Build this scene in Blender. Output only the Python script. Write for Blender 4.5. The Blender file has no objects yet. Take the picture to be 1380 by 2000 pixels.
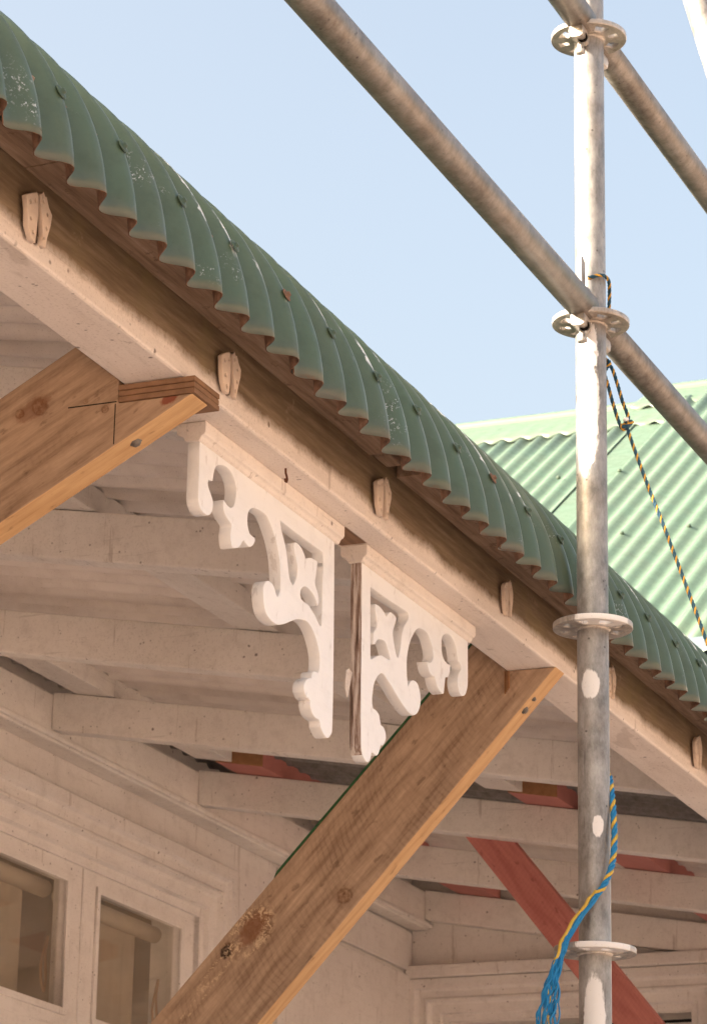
import bpy, bmesh, math, random
from mathutils import Vector, Matrix, noise as mnoise
random.seed(7)
sc = bpy.context.scene
COL = sc.collection

# ---------------------------------------------------------------- camera
# World: X runs along the veranda beam, Y goes in towards the house wall, Z up, metres.
AZ, PITCH, ROLL = math.radians(22.7314), math.radians(18.3786), math.radians(1.0522)
F_ = Vector((math.cos(AZ), math.sin(AZ), 0)); R_ = Vector((math.sin(AZ), -math.cos(AZ), 0)); U_ = Vector((0, 0, 1))
fw = F_ * math.cos(PITCH) + U_ * math.sin(PITCH); up = -F_ * math.sin(PITCH) + U_ * math.cos(PITCH)
cr_, up_ = R_ * math.cos(ROLL) + up * math.sin(ROLL), -R_ * math.sin(ROLL) + up * math.cos(ROLL)
cd = bpy.data.cameras.new('camera'); cam = bpy.data.objects.new('camera', cd); COL.objects.link(cam)
cam.matrix_world = Matrix(((cr_.x, up_.x, -fw.x, 0), (cr_.y, up_.y, -fw.y, 0), (cr_.z, up_.z, -fw.z, 1.6), (0, 0, 0, 1)))
cd.sensor_fit = 'VERTICAL'; cd.sensor_height = 36.0; cd.sensor_width = 36.0
cd.lens = 6122.387 / 2000 * 36.0
cd.clip_start = 0.05; cd.clip_end = 2000
cd.dof.use_dof = True; cd.dof.focus_distance = 4.1; cd.dof.aperture_fstop = 30
sc.camera = cam

# ---------------------------------------------------------------- light
SUN_EL = math.radians(28.0)
SUN_H = Vector((-0.69, 0.72, 0)).normalized()
SUN_DIR = SUN_H * math.cos(SUN_EL) + U_ * math.sin(SUN_EL)
w = bpy.data.worlds.new('World'); sc.world = w; w.use_nodes = True
wn = w.node_tree; sky = wn.nodes.new('ShaderNodeTexSky'); sky.sky_type = 'NISHITA'; sky.sun_disc = False
sky.sun_elevation = SUN_EL; sky.sun_rotation = math.atan2(SUN_H.x, SUN_H.y)
sky.air_density = 0.92; sky.dust_density = 10.0; sky.ozone_density = 0.0
bg = wn.nodes['Background']; hz = wn.nodes.new('ShaderNodeMix'); hz.data_type = 'RGBA'; hz.blend_type = 'MULTIPLY'; hz.inputs[0].default_value = 1.0
wn.links.new(sky.outputs[0], hz.inputs[6]); hz.inputs[7].default_value = (1.10, 1.035, 0.895, 1)      # even warm tint over the sky takes the edge off the blue
wn.links.new(hz.outputs[2], bg.inputs[0]); bg.inputs[1].default_value = 0.113
sd = bpy.data.lights.new('sun', 'SUN'); sun = bpy.data.objects.new('sun', sd); COL.objects.link(sun)
sd.energy = 3.4; sd.angle = math.radians(0.53); sd.color = (1.0, 0.92, 0.82)
sun.rotation_euler = (-SUN_DIR).to_track_quat('-Z', 'Y').to_euler()
sc.view_settings.view_transform = 'Standard'; sc.view_settings.look = 'None'
sc.view_settings.exposure = 2.25; sc.view_settings.gamma = 1.0

# ---------------------------------------------------------------- node helper
class NB:
    def __init__(s, name, rough=0.6, spec=0.3, metal=0.0):
        s.m = bpy.data.materials.new(name); s.m.use_nodes = True; s.t = s.m.node_tree
        s.b = s.t.nodes['Principled BSDF']
        s.b.inputs['Roughness'].default_value = rough; s.b.inputs['Metallic'].default_value = metal
        s.b.inputs['Specular IOR Level'].default_value = spec
        s.geo = s.n('ShaderNodeNewGeometry'); s.tc = s.n('ShaderNodeTexCoord')
        s.P = s.geo.outputs['Position']; s.O = s.tc.outputs['Object']
    def n(s, t): return s.t.nodes.new(t)
    def put(s, sock, v):
        if isinstance(v, bpy.types.NodeSocket): s.t.links.new(v, sock)
        elif isinstance(v, (tuple, list)):
            n = len(sock.default_value); sock.default_value = (list(v) + [1.0] * n)[:n]
        else: sock.default_value = v
    def math(s, op, a, b=0.0, c=None, clamp=False):
        n = s.n('ShaderNodeMath'); n.operation = op; n.use_clamp = clamp
        s.put(n.inputs[0], a); s.put(n.inputs[1], b)
        if c is not None: s.put(n.inputs[2], c)
        return n.outputs[0]
    def vmath(s, op, a, b=(0, 0, 0)):
        n = s.n('ShaderNodeVectorMath'); n.operation = op; s.put(n.inputs[0], a); s.put(n.inputs[1], b)
        return n.outputs['Value'] if op in ('DOT_PRODUCT', 'LENGTH', 'DISTANCE') else n.outputs['Vector']
    def sep(s, v):
        n = s.n('ShaderNodeSeparateXYZ'); s.put(n.inputs[0], v); return n.outputs
    def comb(s, x, y, z):
        n = s.n('ShaderNodeCombineXYZ'); s.put(n.inputs[0], x); s.put(n.inputs[1], y); s.put(n.inputs[2], z); return n.outputs[0]
    def noise(s, vec, scale=5, detail=4, rough=0.55, dist=0.0):
        n = s.n('ShaderNodeTexNoise'); s.put(n.inputs['Vector'], vec); s.put(n.inputs['Scale'], scale)
        n.inputs['Detail'].default_value = detail; n.inputs['Roughness'].default_value = rough; n.inputs['Distortion'].default_value = dist
        return n.outputs['Fac']
    def voro(s, vec, scale=50, feat='F1'):
        n = s.n('ShaderNodeTexVoronoi'); n.feature = feat; s.put(n.inputs['Vector'], vec); n.inputs['Scale'].default_value = scale
        return n.outputs
    def mr(s, v, a, b, c=0.0, d=1.0, smooth=False):
        n = s.n('ShaderNodeMapRange'); n.clamp = True
        if smooth: n.interpolation_type = 'SMOOTHSTEP'
        s.put(n.inputs[0], v)
        for i, q in enumerate((a, b, c, d)): s.put(n.inputs[1 + i], q)
        return n.outputs[0]
    def ramp(s, f, stops):
        n = s.n('ShaderNodeValToRGB'); s.put(n.inputs[0], f); e = n.color_ramp.elements
        while len(e) < len(stops): e.new(0.5)
        for i, (p, c) in enumerate(stops): e[i].position = p; e[i].color = tuple(c) + (1,)
        return n.outputs[0]
    def mix(s, f, a, b, mode='MIX'):
        n = s.n('ShaderNodeMix'); n.data_type = 'RGBA'; n.blend_type = mode; n.clamp_factor = True
        s.put(n.inputs[0], f); s.put(n.inputs[6], a); s.put(n.inputs[7], b); return n.outputs[2]
    def col(s, c): s.put(s.b.inputs['Base Color'], c); return s
    def rough(s, c): s.put(s.b.inputs['Roughness'], c); return s
    def bump(s, h, strength=0.3, dist=0.002):
        n = s.n('ShaderNodeBump'); n.inputs['Strength'].default_value = strength; n.inputs['Distance'].default_value = dist
        s.put(n.inputs['Height'], h); s.t.links.new(n.outputs[0], s.b.inputs['Normal']); return s

# ---------------------------------------------------------------- materials
def speckle(k, cc, dk, big):
    """fly spots, nail marks, fine grime and drip marks of old paint."""
    for scl, lo, hi, gl, st_ in ((13, .035, .06, .545, .85), (31, .07, .12, .565, .75), (80, .12, .2, .575, .55)):
        v = k.voro(k.P, scl); msk = k.mr(k.math('ADD', v['Distance'], k.math('MULTIPLY', k.noise(k.P, scl * 9, 2), lo * .8)), lo * 1.3, hi * 1.3, 1.0, 0.0)
        gate = k.mr(k.noise(k.P, scl * .43, 2), gl, gl + .03)
        cc = k.mix(k.math('MULTIPLY', k.math('MULTIPLY', msk, gate), st_), cc, (0.06, 0.035, 0.024))
    fn = k.mr(k.noise(k.P, 240, 4, .65), 0.54, 0.68); cc = k.mix(k.math('MULTIPLY', fn, k.mr(big, .35, .65, .14, .50)), cc, dk)
    dr = k.mr(k.noise(k.vmath('MULTIPLY', k.P, (26, 26, 2.2)), 1.6, 4, .7), .63, .69); cc = k.mix(k.math('MULTIPLY', dr, .34), cc, (0.20, 0.13, 0.09))
    ck = k.mr(k.noise(k.vmath('MULTIPLY', k.P, (1.2, 3, 60)), 2.2, 4, .6), .665, .685); cc = k.mix(k.math('MULTIPLY', ck, .30), cc, dk)
    return cc
def mat_paint(name, c, dirt=0.25, spots=True, flake=0.0):
    k = NB(name, rough=0.62, spec=0.25)
    oi = k.n('ShaderNodeObjectInfo').outputs['Random']
    sh = lambda f: (c[0] * f, c[1] * f * .96, c[2] * f * .92)
    big = k.noise(k.P, 3.2, 5); mid = k.noise(k.P, 22, 6, 0.7); st = k.noise(k.vmath('MULTIPLY', k.P, (4, 30, 30)), 3, 5, .65)
    cc = k.mix(k.math('MULTIPLY', oi, 0.35 * dirt), c, sh(.78))
    cc = k.mix(k.math('MULTIPLY', k.mr(big, 0.35, 0.7), dirt), cc, sh(.66))
    cc = k.mix(k.math('MULTIPLY', k.mr(mid, 0.5, 0.72), dirt * 1.1), cc, sh(.60))
    cc = k.mix(k.math('MULTIPLY', k.mr(st, 0.52, 0.72), dirt * 0.9), cc, sh(.68))
    hgh = k.math('ADD', k.noise(k.P, 60, 5), k.math('MULTIPLY', mid, 0.7))
    if spots:
        cc = speckle(k, cc, sh(.50), big)
    if flake:
        fl = k.mr(k.noise(k.vmath('MULTIPLY', k.P, (1, 1, .35)), 46, 6, 0.7), 0.60, 0.64)
        cc = k.mix(k.math('MULTIPLY', fl, flake), cc, (0.22, 0.15, 0.105))
    k.col(cc); k.bump(hgh, 0.35, 0.002)
    return k.m
M = {}
M['cream'] = mat_paint('cream_paint', (0.79, 0.725, 0.67), 0.30)
M['cream_ceiling'] = mat_paint('cream_rafter_paint', (0.81, 0.77, 0.73), 0.36)
M['wall'] = mat_paint('cream_wall_paint', (0.74, 0.70, 0.67), 0.32)
M['white'] = mat_paint('white_paint', (0.86, 0.855, 0.85), 0.16, spots=False, flake=0.22)
M['clip_back'] = mat_paint('dark_clip_back', (0.22, 0.16, 0.12), 0.4, spots=False)  # dark brown plate that shows behind the leaves and their holes
M['clip'] = mat_paint('old_clip_paint', (0.70, 0.58, 0.48), 0.25, spots=False, flake=0.35)

def mat_beam():
    k = NB('beam_paint', rough=0.65, spec=0.2)
    x, y, z = k.sep(k.P)
    c = (0.80, 0.73, 0.675)
    fine = k.noise(k.P, 40, 5, 0.6); big = k.noise(k.P, 4, 4)
    paint = k.mix(k.math('MULTIPLY', k.mr(big, 0.4, 0.7), 0.22), c, (0.50, 0.39, 0.31))
    paint = k.mix(k.math('MULTIPLY', k.mr(k.noise(k.vmath('MULTIPLY', k.P, (5, 40, 40)), 1.5, 6, .7), .5, .7), .3), paint, (0.50, 0.42, 0.36))
    paint = speckle(k, paint, (0.36, 0.29, 0.24), big)
    # the front face: bare grimy timber where the gutter used to sit, ragged paint edge below
    wob = k.noise(k.comb(k.math('MULTIPLY', x, 7), 0, 0), 1.0, 5, 0.65)
    rag = k.noise(k.comb(k.math('MULTIPLY', x, 60), 0, k.math('MULTIPLY', z, 60)), 1.0, 5, 0.7)
    edge = k.math('ADD', k.math('MULTIPLY', wob, 0.034), k.math('ADD', k.math('MULTIPLY', rag, 0.020), 2.979))
    m = k.mr(k.math('SUBTRACT', z, edge), -0.006, 0.011)
    front = k.mr(k.sep(k.geo.outputs['Normal'])[1], -0.6, -0.4, 1.0, 0.0)
    g = k.noise(k.vmath('MULTIPLY', k.P, (4, 60, 50)), 2.0, 6, 0.65)
    bare = k.ramp(g, [(0.25, (0.115, 0.079, 0.048)), (0.5, (0.195, 0.142, 0.089)), (0.75, (0.30, 0.235, 0.162))])
    mm = k.noise(k.P, 9, 4); bare = k.mix(k.mr(mm, 0.56, 0.78), bare, (0.225, 0.175, 0.09))
    bare = k.mix(k.math('MULTIPLY', k.mr(k.noise(k.P, 14, 5, .7), 0.62, 0.7), 0.5), bare, (0.42, 0.33, 0.25))
    worn = k.mix(k.mr(rag, 0.5, 0.62), paint, (0.40, 0.33, 0.26))
    halo = k.mr(k.math('SUBTRACT', z, edge), -0.014, -0.002)
    pp = k.mix(k.math('MULTIPLY', k.math('MULTIPLY', halo, front), 0.8), paint, worn)
    base = k.mix(k.math('MULTIPLY', m, front), pp, bare)
    # bare patch of soffit where the old post stood
    inx = k.math('MULTIPLY', k.mr(x, 3.884, 3.887), k.mr(x, 3.964, 3.967, 1, 0)); iny = k.math('MULTIPLY', k.mr(y, 1.638, 1.641), k.mr(z, 2.982, 2.984, 1, 0))
    k.col(k.mix(k.math('MULTIPLY', inx, iny), base, k.ramp(g, [(0.3, (0.13, 0.075, 0.045)), (0.7, (0.30, 0.18, 0.11))])))
    k.bump(k.math('ADD', fine, g), 0.35, 0.002); return k.m
M['beam'] = mat_beam()

def mat_wood(name, origin, u_dir, v_dir, w_dir, dark, light, knots=(), saw=0.0, edge_green=None, resin=(), rings=60, crust=None, ends=None):
    k = NB(name, rough=0.72, spec=0.2)
    d = k.vmath('SUBTRACT', k.P, origin)
    u = k.vmath('DOT_PRODUCT', d, u_dir); v = k.vmath('DOT_PRODUCT', d, v_dir); q = k.vmath('DOT_PRODUCT', d, w_dir)
    warp = k.noise(k.comb(k.math('MULTIPLY', u, 2.2), k.math('MULTIPLY', v, 5), q), 1.0, 3)
    vv = k.math('ADD', k.math('ADD', v, k.math('MULTIPLY', q, 0.8)), k.math('MULTIPLY', warp, 0.11))
    for (ku, kv, kr, s_) in knots:   # grain bends round each knot
        du = k.math('SUBTRACT', u, ku); dv = k.math('SUBTRACT', v, kv)
        r2 = k.math('ADD', k.math('MULTIPLY', k.math('MULTIPLY', du, du), 0.35), k.math('MULTIPLY', dv, dv))
        bend = k.math('DIVIDE', k.math('MULTIPLY', dv, kr * kr * 1.2), k.math('ADD', r2, kr * kr))
        vv = k.math('ADD', vv, bend)
    ring = k.math('MULTIPLY_ADD', k.math('SINE', k.math('MULTIPLY', vv, rings * 6.283)), 0.5, 0.5)
    ring = k.math('POWER', ring, 2.0)
    fib = k.noise(k.comb(k.math('MULTIPLY', u, 13), k.math('MULTIPLY', v, 130), k.math('MULTIPLY', q, 130)), 1.0, 6, 0.72)
    blot = k.noise(k.comb(k.math('MULTIPLY', u, 5), k.math('MULTIPLY', v, 16), k.math('MULTIPLY', q, 16)), 1.0, 5, 0.6)
    f = k.math('ADD', k.math('MULTIPLY', k.math('MULTIPLY', ring, blot), 0.20), k.math('ADD', k.math('MULTIPLY', fib, 0.62), k.math('MULTIPLY', blot, 0.45)))
    c = k.ramp(f, [(0.34, light), (0.74, dark)])
    if saw:
        sw = k.noise(k.comb(k.math('MULTIPLY', u, 120), k.math('MULTIPLY', v, 9), 0), 1.0, 3)
        cv = k.math('SINE', k.math('ADD', k.math('MULTIPLY', k.math('ADD', u, k.math('MULTIPLY', k.math('MULTIPLY', v, v), 3.0)), 560), k.math('MULTIPLY', k.noise(d, 26, 3), 9)))
        c = k.mix(k.math('MULTIPLY', k.math('MULTIPLY', k.mr(cv, 0.0, 1.0), k.mr(blot, 0.40, 0.66)), saw), c, (dark[0] * .55, dark[1] * .5, dark[2] * .45))
        c = k.mix(k.math('MULTIPLY', k.mr(sw, 0.5, 0.75), saw * 0.6), c, (dark[0] * .75, dark[1] * .7, dark[2] * .65))
    c = k.mix(k.math('MULTIPLY', k.mr(k.noise(k.comb(k.math('MULTIPLY', u, 30), k.math('MULTIPLY', v, 60), q), 1.0, 4), 0.62, 0.70), 0.45), c, (dark[0] * .35, dark[1] * .3, dark[2] * .28))
    for (ku, kv, kr, s_) in knots:
        du = k.math('SUBTRACT', u, ku); dv = k.math('SUBTRACT', v, kv)
        rr = k.math('SQRT', k.math('ADD', k.math('MULTIPLY', du, du), k.math('MULTIPLY', dv, dv)))
        rr = k.math('ADD', rr, k.math('MULTIPLY', k.math('SUBTRACT', k.noise(d, 70, 3), 0.5), kr * 0.9))
        core = k.mr(rr, kr * 0.95, kr * 1.25, 1, 0)
        kc = k.ramp(k.noise(d, 130, 5, .75), [(0.35, (0.10, 0.05, 0.028)), (0.5, (0.30, 0.18, 0.105)), (0.66, (0.52, 0.38, 0.26))])
        rim = k.math('MULTIPLY', k.mr(rr, kr * .72, kr * .95), k.mr(rr, kr * 1.0, kr * 1.25, 1, 0)); kc = k.mix(k.math('MULTIPLY', rim, .4), kc, (0.08, 0.04, 0.022))
        c = k.mix(k.math('MULTIPLY', core, s_), c, kc)
        halo = k.mr(rr, kr * 0.8, kr * 2.2, 1, 0)
        c = k.mix(k.math('MULTIPLY', halo, 0.40 * s_), c, (dark[0] * .62, dark[1] * .50, dark[2] * .42))
    for (ku, kv, su, sv, c2, s_) in resin:
        du = k.math('DIVIDE', k.math('SUBTRACT', u, ku), su); dv = k.math('DIVIDE', k.math('SUBTRACT', v, kv), sv)
        rr = k.math('SQRT', k.math('ADD', k.math('MULTIPLY', du, du), k.math('MULTIPLY', dv, dv)))
        rr = k.math('ADD', rr, k.math('MULTIPLY', k.math('SUBTRACT', k.noise(d, 55, 5, .7), 0.5), 1.5))
        c = k.mix(k.math('MULTIPLY', k.mr(rr, 0.75, 1.05, 1, 0), s_), c, c2)
    if crust:   # pale bark crust round a big knot
        for (ku, kv, su, sv, s_) in crust:
            du = k.math('DIVIDE', k.math('SUBTRACT', u, ku), su); dv = k.math('DIVIDE', k.math('SUBTRACT', v, kv), sv)
            rr = k.math('SQRT', k.math('ADD', k.math('MULTIPLY', du, du), k.math('MULTIPLY', dv, dv)))
            band = k.math('MULTIPLY', k.mr(rr, 0.45, 0.8), k.mr(rr, 1.0, 1.35, 1, 0))
            patch = k.mr(k.noise(d, 85, 6, 0.75, 1.5), 0.50, 0.56)
            c = k.mix(k.math('MULTIPLY', k.math('MULTIPLY', band, patch), s_), c, (0.62, 0.46, 0.30))
    if edge_green:
        nd = k.vmath('DOT_PRODUCT', k.geo.outputs['Normal'], edge_green)
        c = k.mix(k.mr(nd, 0.6, 0.8), c, (0.02, 0.075, 0.03))
    k.col(c); k.bump(k.math('ADD', fib, k.math('MULTIPLY', ring, 0.4)), 0.35, 0.0015); return k.m

def mat_green(name, c, fade_edge=True, speck=1.0):
    k = NB(name, rough=0.48, spec=0.5)
    x, y, z = k.sep(k.P)
    big = k.noise(k.vmath('MULTIPLY', k.P, (6, 2, 2)), 2, 5); md = k.noise(k.P, 30, 5, .65)
    cc = k.mix(k.math('MULTIPLY', k.mr(big, 0.35, 0.7), 0.45), c, (c[0] * 1.15, c[1] * 0.86, c[2] * 0.92))
    cc = k.mix(k.math('MULTIPLY', k.mr(md, 0.48, 0.75), 0.5), cc, (c[0] * .62, c[1] * .62, c[2] * .62))
    gr = k.noise(k.P, 700, 2); cc = k.mix(k.math('MULTIPLY', k.mr(gr, .55, .75), 0.18), cc, (c[0] * .5, c[1] * .5, c[2] * .5))
    if fade_edge:
        # grey worn band along the lower edge
        fe = k.math('ADD', z, k.math('MULTIPLY', k.math('SUBTRACT', k.noise(k.comb(k.math('MULTIPLY', x, 9), 0, k.math('MULTIPLY', z, 14)), 1, 5, .65), 0.5), 0.05))
        band = k.mr(fe, 2.992, 3.040, 1, 0, smooth=True)
        cc = k.mix(k.math('MULTIPLY', band, 0.80), cc, (0.098, 0.098, 0.094))
        lip = k.math('MULTIPLY', k.mr(k.math('SUBTRACT', z, k.math('MULTIPLY', k.noise(k.P, 70, 4, .7), .016)), 2.996, 3.003, 1, 0), k.mr(k.noise(k.P, 33, 3), .42, .58)); cc = k.mix(k.math('MULTIPLY', lip, .85), cc, (0.105, 0.058, 0.036))
        # white blisters where the paint has broken up, in patches low on the sheet
        gate = k.mr(k.noise(k.comb(k.math('MULTIPLY', x, 11), 3.3, k.math('MULTIPLY', z, 9)), 1, 2), 0.60, 0.69)
        hi = k.math('MULTIPLY', k.mr(z, 3.015, 3.04), k.mr(z, 3.09, 3.14, 1, 0))
        sp = k.math('MULTIPLY', k.mr(k.noise(k.P, 260, 4, .7), 0.56, 0.62), k.mr(k.noise(k.P, 60, 2), .42, .56))
        cc = k.mix(k.math('MULTIPLY', k.math('MULTIPLY', gate, hi), k.math('MULTIPLY', sp, 0.95)), cc, (0.62, 0.64, 0.66))
        # long white flakes on the crests
        ph = k.math('COSINE', k.math('MULTIPLY', k.math('SUBTRACT', x, 2.57), 6.2832 / 0.0762))
        fg = k.mr(k.noise(k.comb(k.math('MULTIPLY', x, 5.2), 9.1, k.math('MULTIPLY', z, 7)), 1, 3, .6), 0.56, 0.58)
        ff = k.math('ADD', ph, k.math('MULTIPLY', k.math('SUBTRACT', k.noise(k.P, 60, 4), .5), 0.5))
        fl = k.math('MULTIPLY', k.math('MULTIPLY', k.mr(ff, 0.93, 0.97), fg), k.mr(z, 3.085, 3.12))
        cc = k.mix(fl, cc, (0.72, 0.74, 0.72))
        lich = k.mr(k.noise(k.P, 95, 4, .7), 0.66, 0.70); cc = k.mix(k.math('MULTIPLY', lich, 0.35), cc, (0.05, 0.07, 0.045))
    k.col(cc); k.rough(k.mr(md, .3, .8, .33, .56)); k.bump(k.math('ADD', k.noise(k.P, 90, 4), md), 0.16, 0.002); return k.m
M['green'] = mat_green('green_roof_paint', (0.074, 0.116, 0.074))
M['green_wing'] = mat_green('pale_green_roof_paint', (0.086, 0.142, 0.102), False)

def mat_under():
    k = NB('sheet_underside', rough=0.6, spec=0.2)
    x, y, z = k.sep(k.P)
    c = (0.78, 0.72, 0.67)
    sp = k.mr(k.noise(k.P, 380, 3), 0.60, 0.70); md = k.noise(k.P, 14, 5)
    cc = k.mix(k.math('MULTIPLY', sp, k.mr(md, .35, .65, .1, .55)), c, (0.30, 0.23, 0.19))
    cc = k.mix(k.math('MULTIPLY', k.mr(md, .45, .7), .3), cc, (0.42, 0.35, 0.30))
    zinc = k.ramp(k.noise(k.P, 45, 6, .75), [(0.3, (0.09, 0.085, 0.08)), (0.7, (0.26, 0.25, 0.24))])
    xx = k.math('ADD', x, k.math('MULTIPLY', k.math('SUBTRACT', k.noise(k.P, 5, 2), .5), .02))
    bay = k.math('MULTIPLY', k.mr(xx, 6.44, 6.46), k.mr(xx, 7.26, 7.28, 1, 0))
    cc = k.mix(k.math('MULTIPLY', bay, 0.9), cc, zinc)
    rust = k.ramp(k.noise(k.P, 55, 5, .7), [(0.3, (0.07, 0.036, 0.022)), (0.55, (0.20, 0.11, 0.07)), (0.8, (0.34, 0.22, 0.15))])
    cc = k.mix(k.mr(y, 1.66, 1.72, 1, 0), cc, rust)
    k.col(cc); return k.m
M['under'] = mat_under()
k = NB('rusty_sheet_edge', 0.8, 0.1); k.col(k.ramp(k.noise(k.P, 60, 4), [(0.35, (0.055, 0.028, 0.016)), (0.65, (0.24, 0.13, 0.085))])); M['rim'] = k.m

def mat_fillet():
    k = NB('bare_eave_board', 0.75, 0.15)
    g = k.noise(k.vmath('MULTIPLY', k.P, (5, 70, 70)), 1.6, 6, .65)
    c = k.ramp(g, [(0.3, (0.18, 0.122, 0.083)), (0.55, (0.33, 0.238, 0.17)), (0.8, (0.48, 0.375, 0.29))])
    c = k.mix(k.math('MULTIPLY', k.mr(k.noise(k.P, 16, 5, .7), .58, .74), .5), c, (0.27, 0.15, 0.095))
    c = k.mix(k.math('MULTIPLY', k.mr(k.noise(k.P, 34, 5, .7), .60, .68), .6), c, (0.09, 0.05, 0.03))
    k.col(c); k.bump(g, .5, .003); return k.m
M['fillet'] = mat_fillet()

def mat_galv(name, splashes=(), base=0.42, warm=0.0):
    k = NB(name, rough=0.45, spec=0.5, metal=0.55)
    n1 = k.noise(k.vmath('MULTIPLY', k.P, (1, 1, .55)), 55, 6, .72); n2 = k.noise(k.P, 13, 4)
    n1 = k.math('ADD', k.math('MULTIPLY', n1, .72), k.math('MULTIPLY', k.noise(k.vmath('MULTIPLY', k.P, (1, 1, .35)), 230, 4, .7), .28))
    lo = (base * .50 * (1 + warm * .5), base * .48, base * .46 * (1 - warm * .5)); hi = (base * 1.25 * (1 + warm * .2), base * 1.22, base * 1.2 * (1 - warm * .3))
    c = k.ramp(k.math('ADD', k.math('MULTIPLY', n1, .65), k.math('MULTIPLY', n2, .35)), [(0.38, lo), (0.62, hi)])
    sc_ = k.mr(k.noise(k.vmath('MULTIPLY', k.P, (160, 160, 5)), 1.0, 3, .6), .66, .69); c = k.mix(k.math('MULTIPLY', sc_, .5), c, (base * .35, base * .33, base * .31))
    c = k.mix(k.math('MULTIPLY', k.mr(k.noise(k.P, 7, 4, .65), .54, .72), .16 + warm * .7), c, (0.30, 0.20, 0.13))
    v = k.voro(k.P, 60); pit = k.math('MULTIPLY', k.mr(v['Distance'], .08, .15, 1, 0), k.mr(k.noise(k.P, 21, 2), .50, .56))
    c = k.mix(k.math('MULTIPLY', pit, .8), c, (0.06, 0.05, 0.045))
    met = k.mr(n1, .3, .7, .65, .30); rg = k.mr(n1, .3, .7, .36, .58)
    for (cx, cy, cz, rx, rz, edge) in splashes:
        d = k.vmath('DIVIDE', k.vmath('SUBTRACT', k.P, (cx, cy, cz)), (rx, rx, rz))
        rr = k.math('ADD', k.vmath('LENGTH', d), k.math('MULTIPLY', k.math('SUBTRACT', k.noise(k.vmath('MULTIPLY', k.P, (1, 1, .5)), 120, 4, .6), .5), edge * 1.5))
        rr = k.math('ADD', rr, k.math('MULTIPLY', k.math('SUBTRACT', k.noise(k.vmath('MULTIPLY', k.P, (1, 1, .16)), 420, 3, .6), .5), .35))
        ms = k.math('MULTIPLY', k.mr(rr, .93, 1.05, 1, 0), k.mr(k.noise(k.P, 260, 3, .7), .25, .36))
        c = k.mix(ms, c, (0.72, 0.70, 0.68)); met = k.math('MULTIPLY', met, k.math('SUBTRACT', 1.0, ms)); rg = k.math('MAXIMUM', rg, k.math('MULTIPLY', ms, .6))
    k.col(c); k.put(k.b.inputs['Metallic'], met); k.rough(rg)
    k.bump(k.noise(k.P, 140, 4), .12, .001); return k.m
M['galv'] = mat_galv('galvanised_tube', base=.36, warm=.1)
M['galv_ledger'] = mat_galv('weathered_ledger_tube', base=.25, warm=.22)
M['galv_disc'] = mat_galv('galvanised_disc', base=.50, warm=.2)

def mat_plain(name, c, rough=.6, spec=.3, var=.3, sc_=30):
    k = NB(name, rough, spec); n = k.noise(k.P, sc_, 5, .65)
    k.col(k.mix(k.math('MULTIPLY', k.mr(n, .4, .7), var), c, (c[0] * .5, c[1] * .5, c[2] * .5))); k.bump(n, .15, .001); return k.m
M['ground'] = mat_plain('pale_paving_ground', (0.53, 0.415, 0.35), .9, .1, .35, 2)
M['ply'] = mat_plain('plywood_layer', (0.27, 0.155, 0.09), .7, .2, .5, 60)
M['ply_dark'] = mat_plain('plywood_glue_line', (0.13, 0.065, 0.035), .7, .2, .4, 60)
M['dark_gap'] = mat_plain('dark_cavity', (0.02, 0.017, 0.015), .9, .1)  # near-black for saw kerfs and for shade painted into hollows
M['red'] = mat_plain('red_primer_timber', (0.52, 0.215, 0.19), .7, .15, .25, 18)
M['red_end'] = mat_plain('sawn_timber_end', (0.40, 0.21, 0.105), .8, .1, .45, 70)
M['green_edge'] = mat_plain('green_end_paint', (0.035, 0.11, 0.045), .7, .2, .6, 60)
M['rust'] = mat_plain('rusty_iron', (0.12, 0.045, 0.022), .8, .2, .5, 90)
M['bolt'] = mat_plain('zinc_bolt', (0.16, 0.14, 0.12), .5, .5, .5, 150)
M['rope_blue'] = mat_plain('blue_rope_yarn', (0.012, 0.20, 0.44), .55, .35, .35, 160)
M['rope_teal'] = mat_plain('teal_rope_yarn', (0.018, 0.072, 0.12), .6, .3, .4, 160)
M['rope_yellow'] = mat_plain('yellow_rope_yarn', (0.62, 0.40, 0.06), .55, .35, .3, 160)
M['rope_gold'] = mat_plain('golden_rope_yarn', (0.55, 0.28, 0.03), .55, .35, .3, 160)
M['blind'] = mat_plain('blind_fabric', (0.48, 0.39, 0.30), .85, .1, .25, 9)
M['blind_roll'] = mat_plain('blind_roll_fabric', (0.56, 0.47, 0.37), .8, .1, .2, 9)
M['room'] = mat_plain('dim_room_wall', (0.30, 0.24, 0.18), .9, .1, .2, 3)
M['cord'] = mat_plain('blind_cord', (0.42, 0.24, 0.11), .7, .2)
M['screw'] = mat_plain('painted_screw', (0.060, 0.095, 0.064), .5, .4, .5, 200)
M['screw_rust'] = mat_plain('rusty_screw', (0.17, 0.095, 0.06), .7, .3, .5, 200)
M['bluewall'] = mat_plain('blue_grey_flashing', (0.09, 0.13, 0.16), .5, .4)
k = NB('weathered_bare_edge', .8, .1)
g = k.noise(k.vmath('MULTIPLY', k.P, (120, 120, 7)), 1.0, 6, .7)
k.col(k.ramp(g, [(0.36, (0.07, 0.045, 0.035)), (0.47, (0.28, 0.19, 0.15)), (0.58, (0.62, 0.55, 0.5))])); k.bump(g, .6, .002); M['bare_edge'] = k.m
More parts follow.
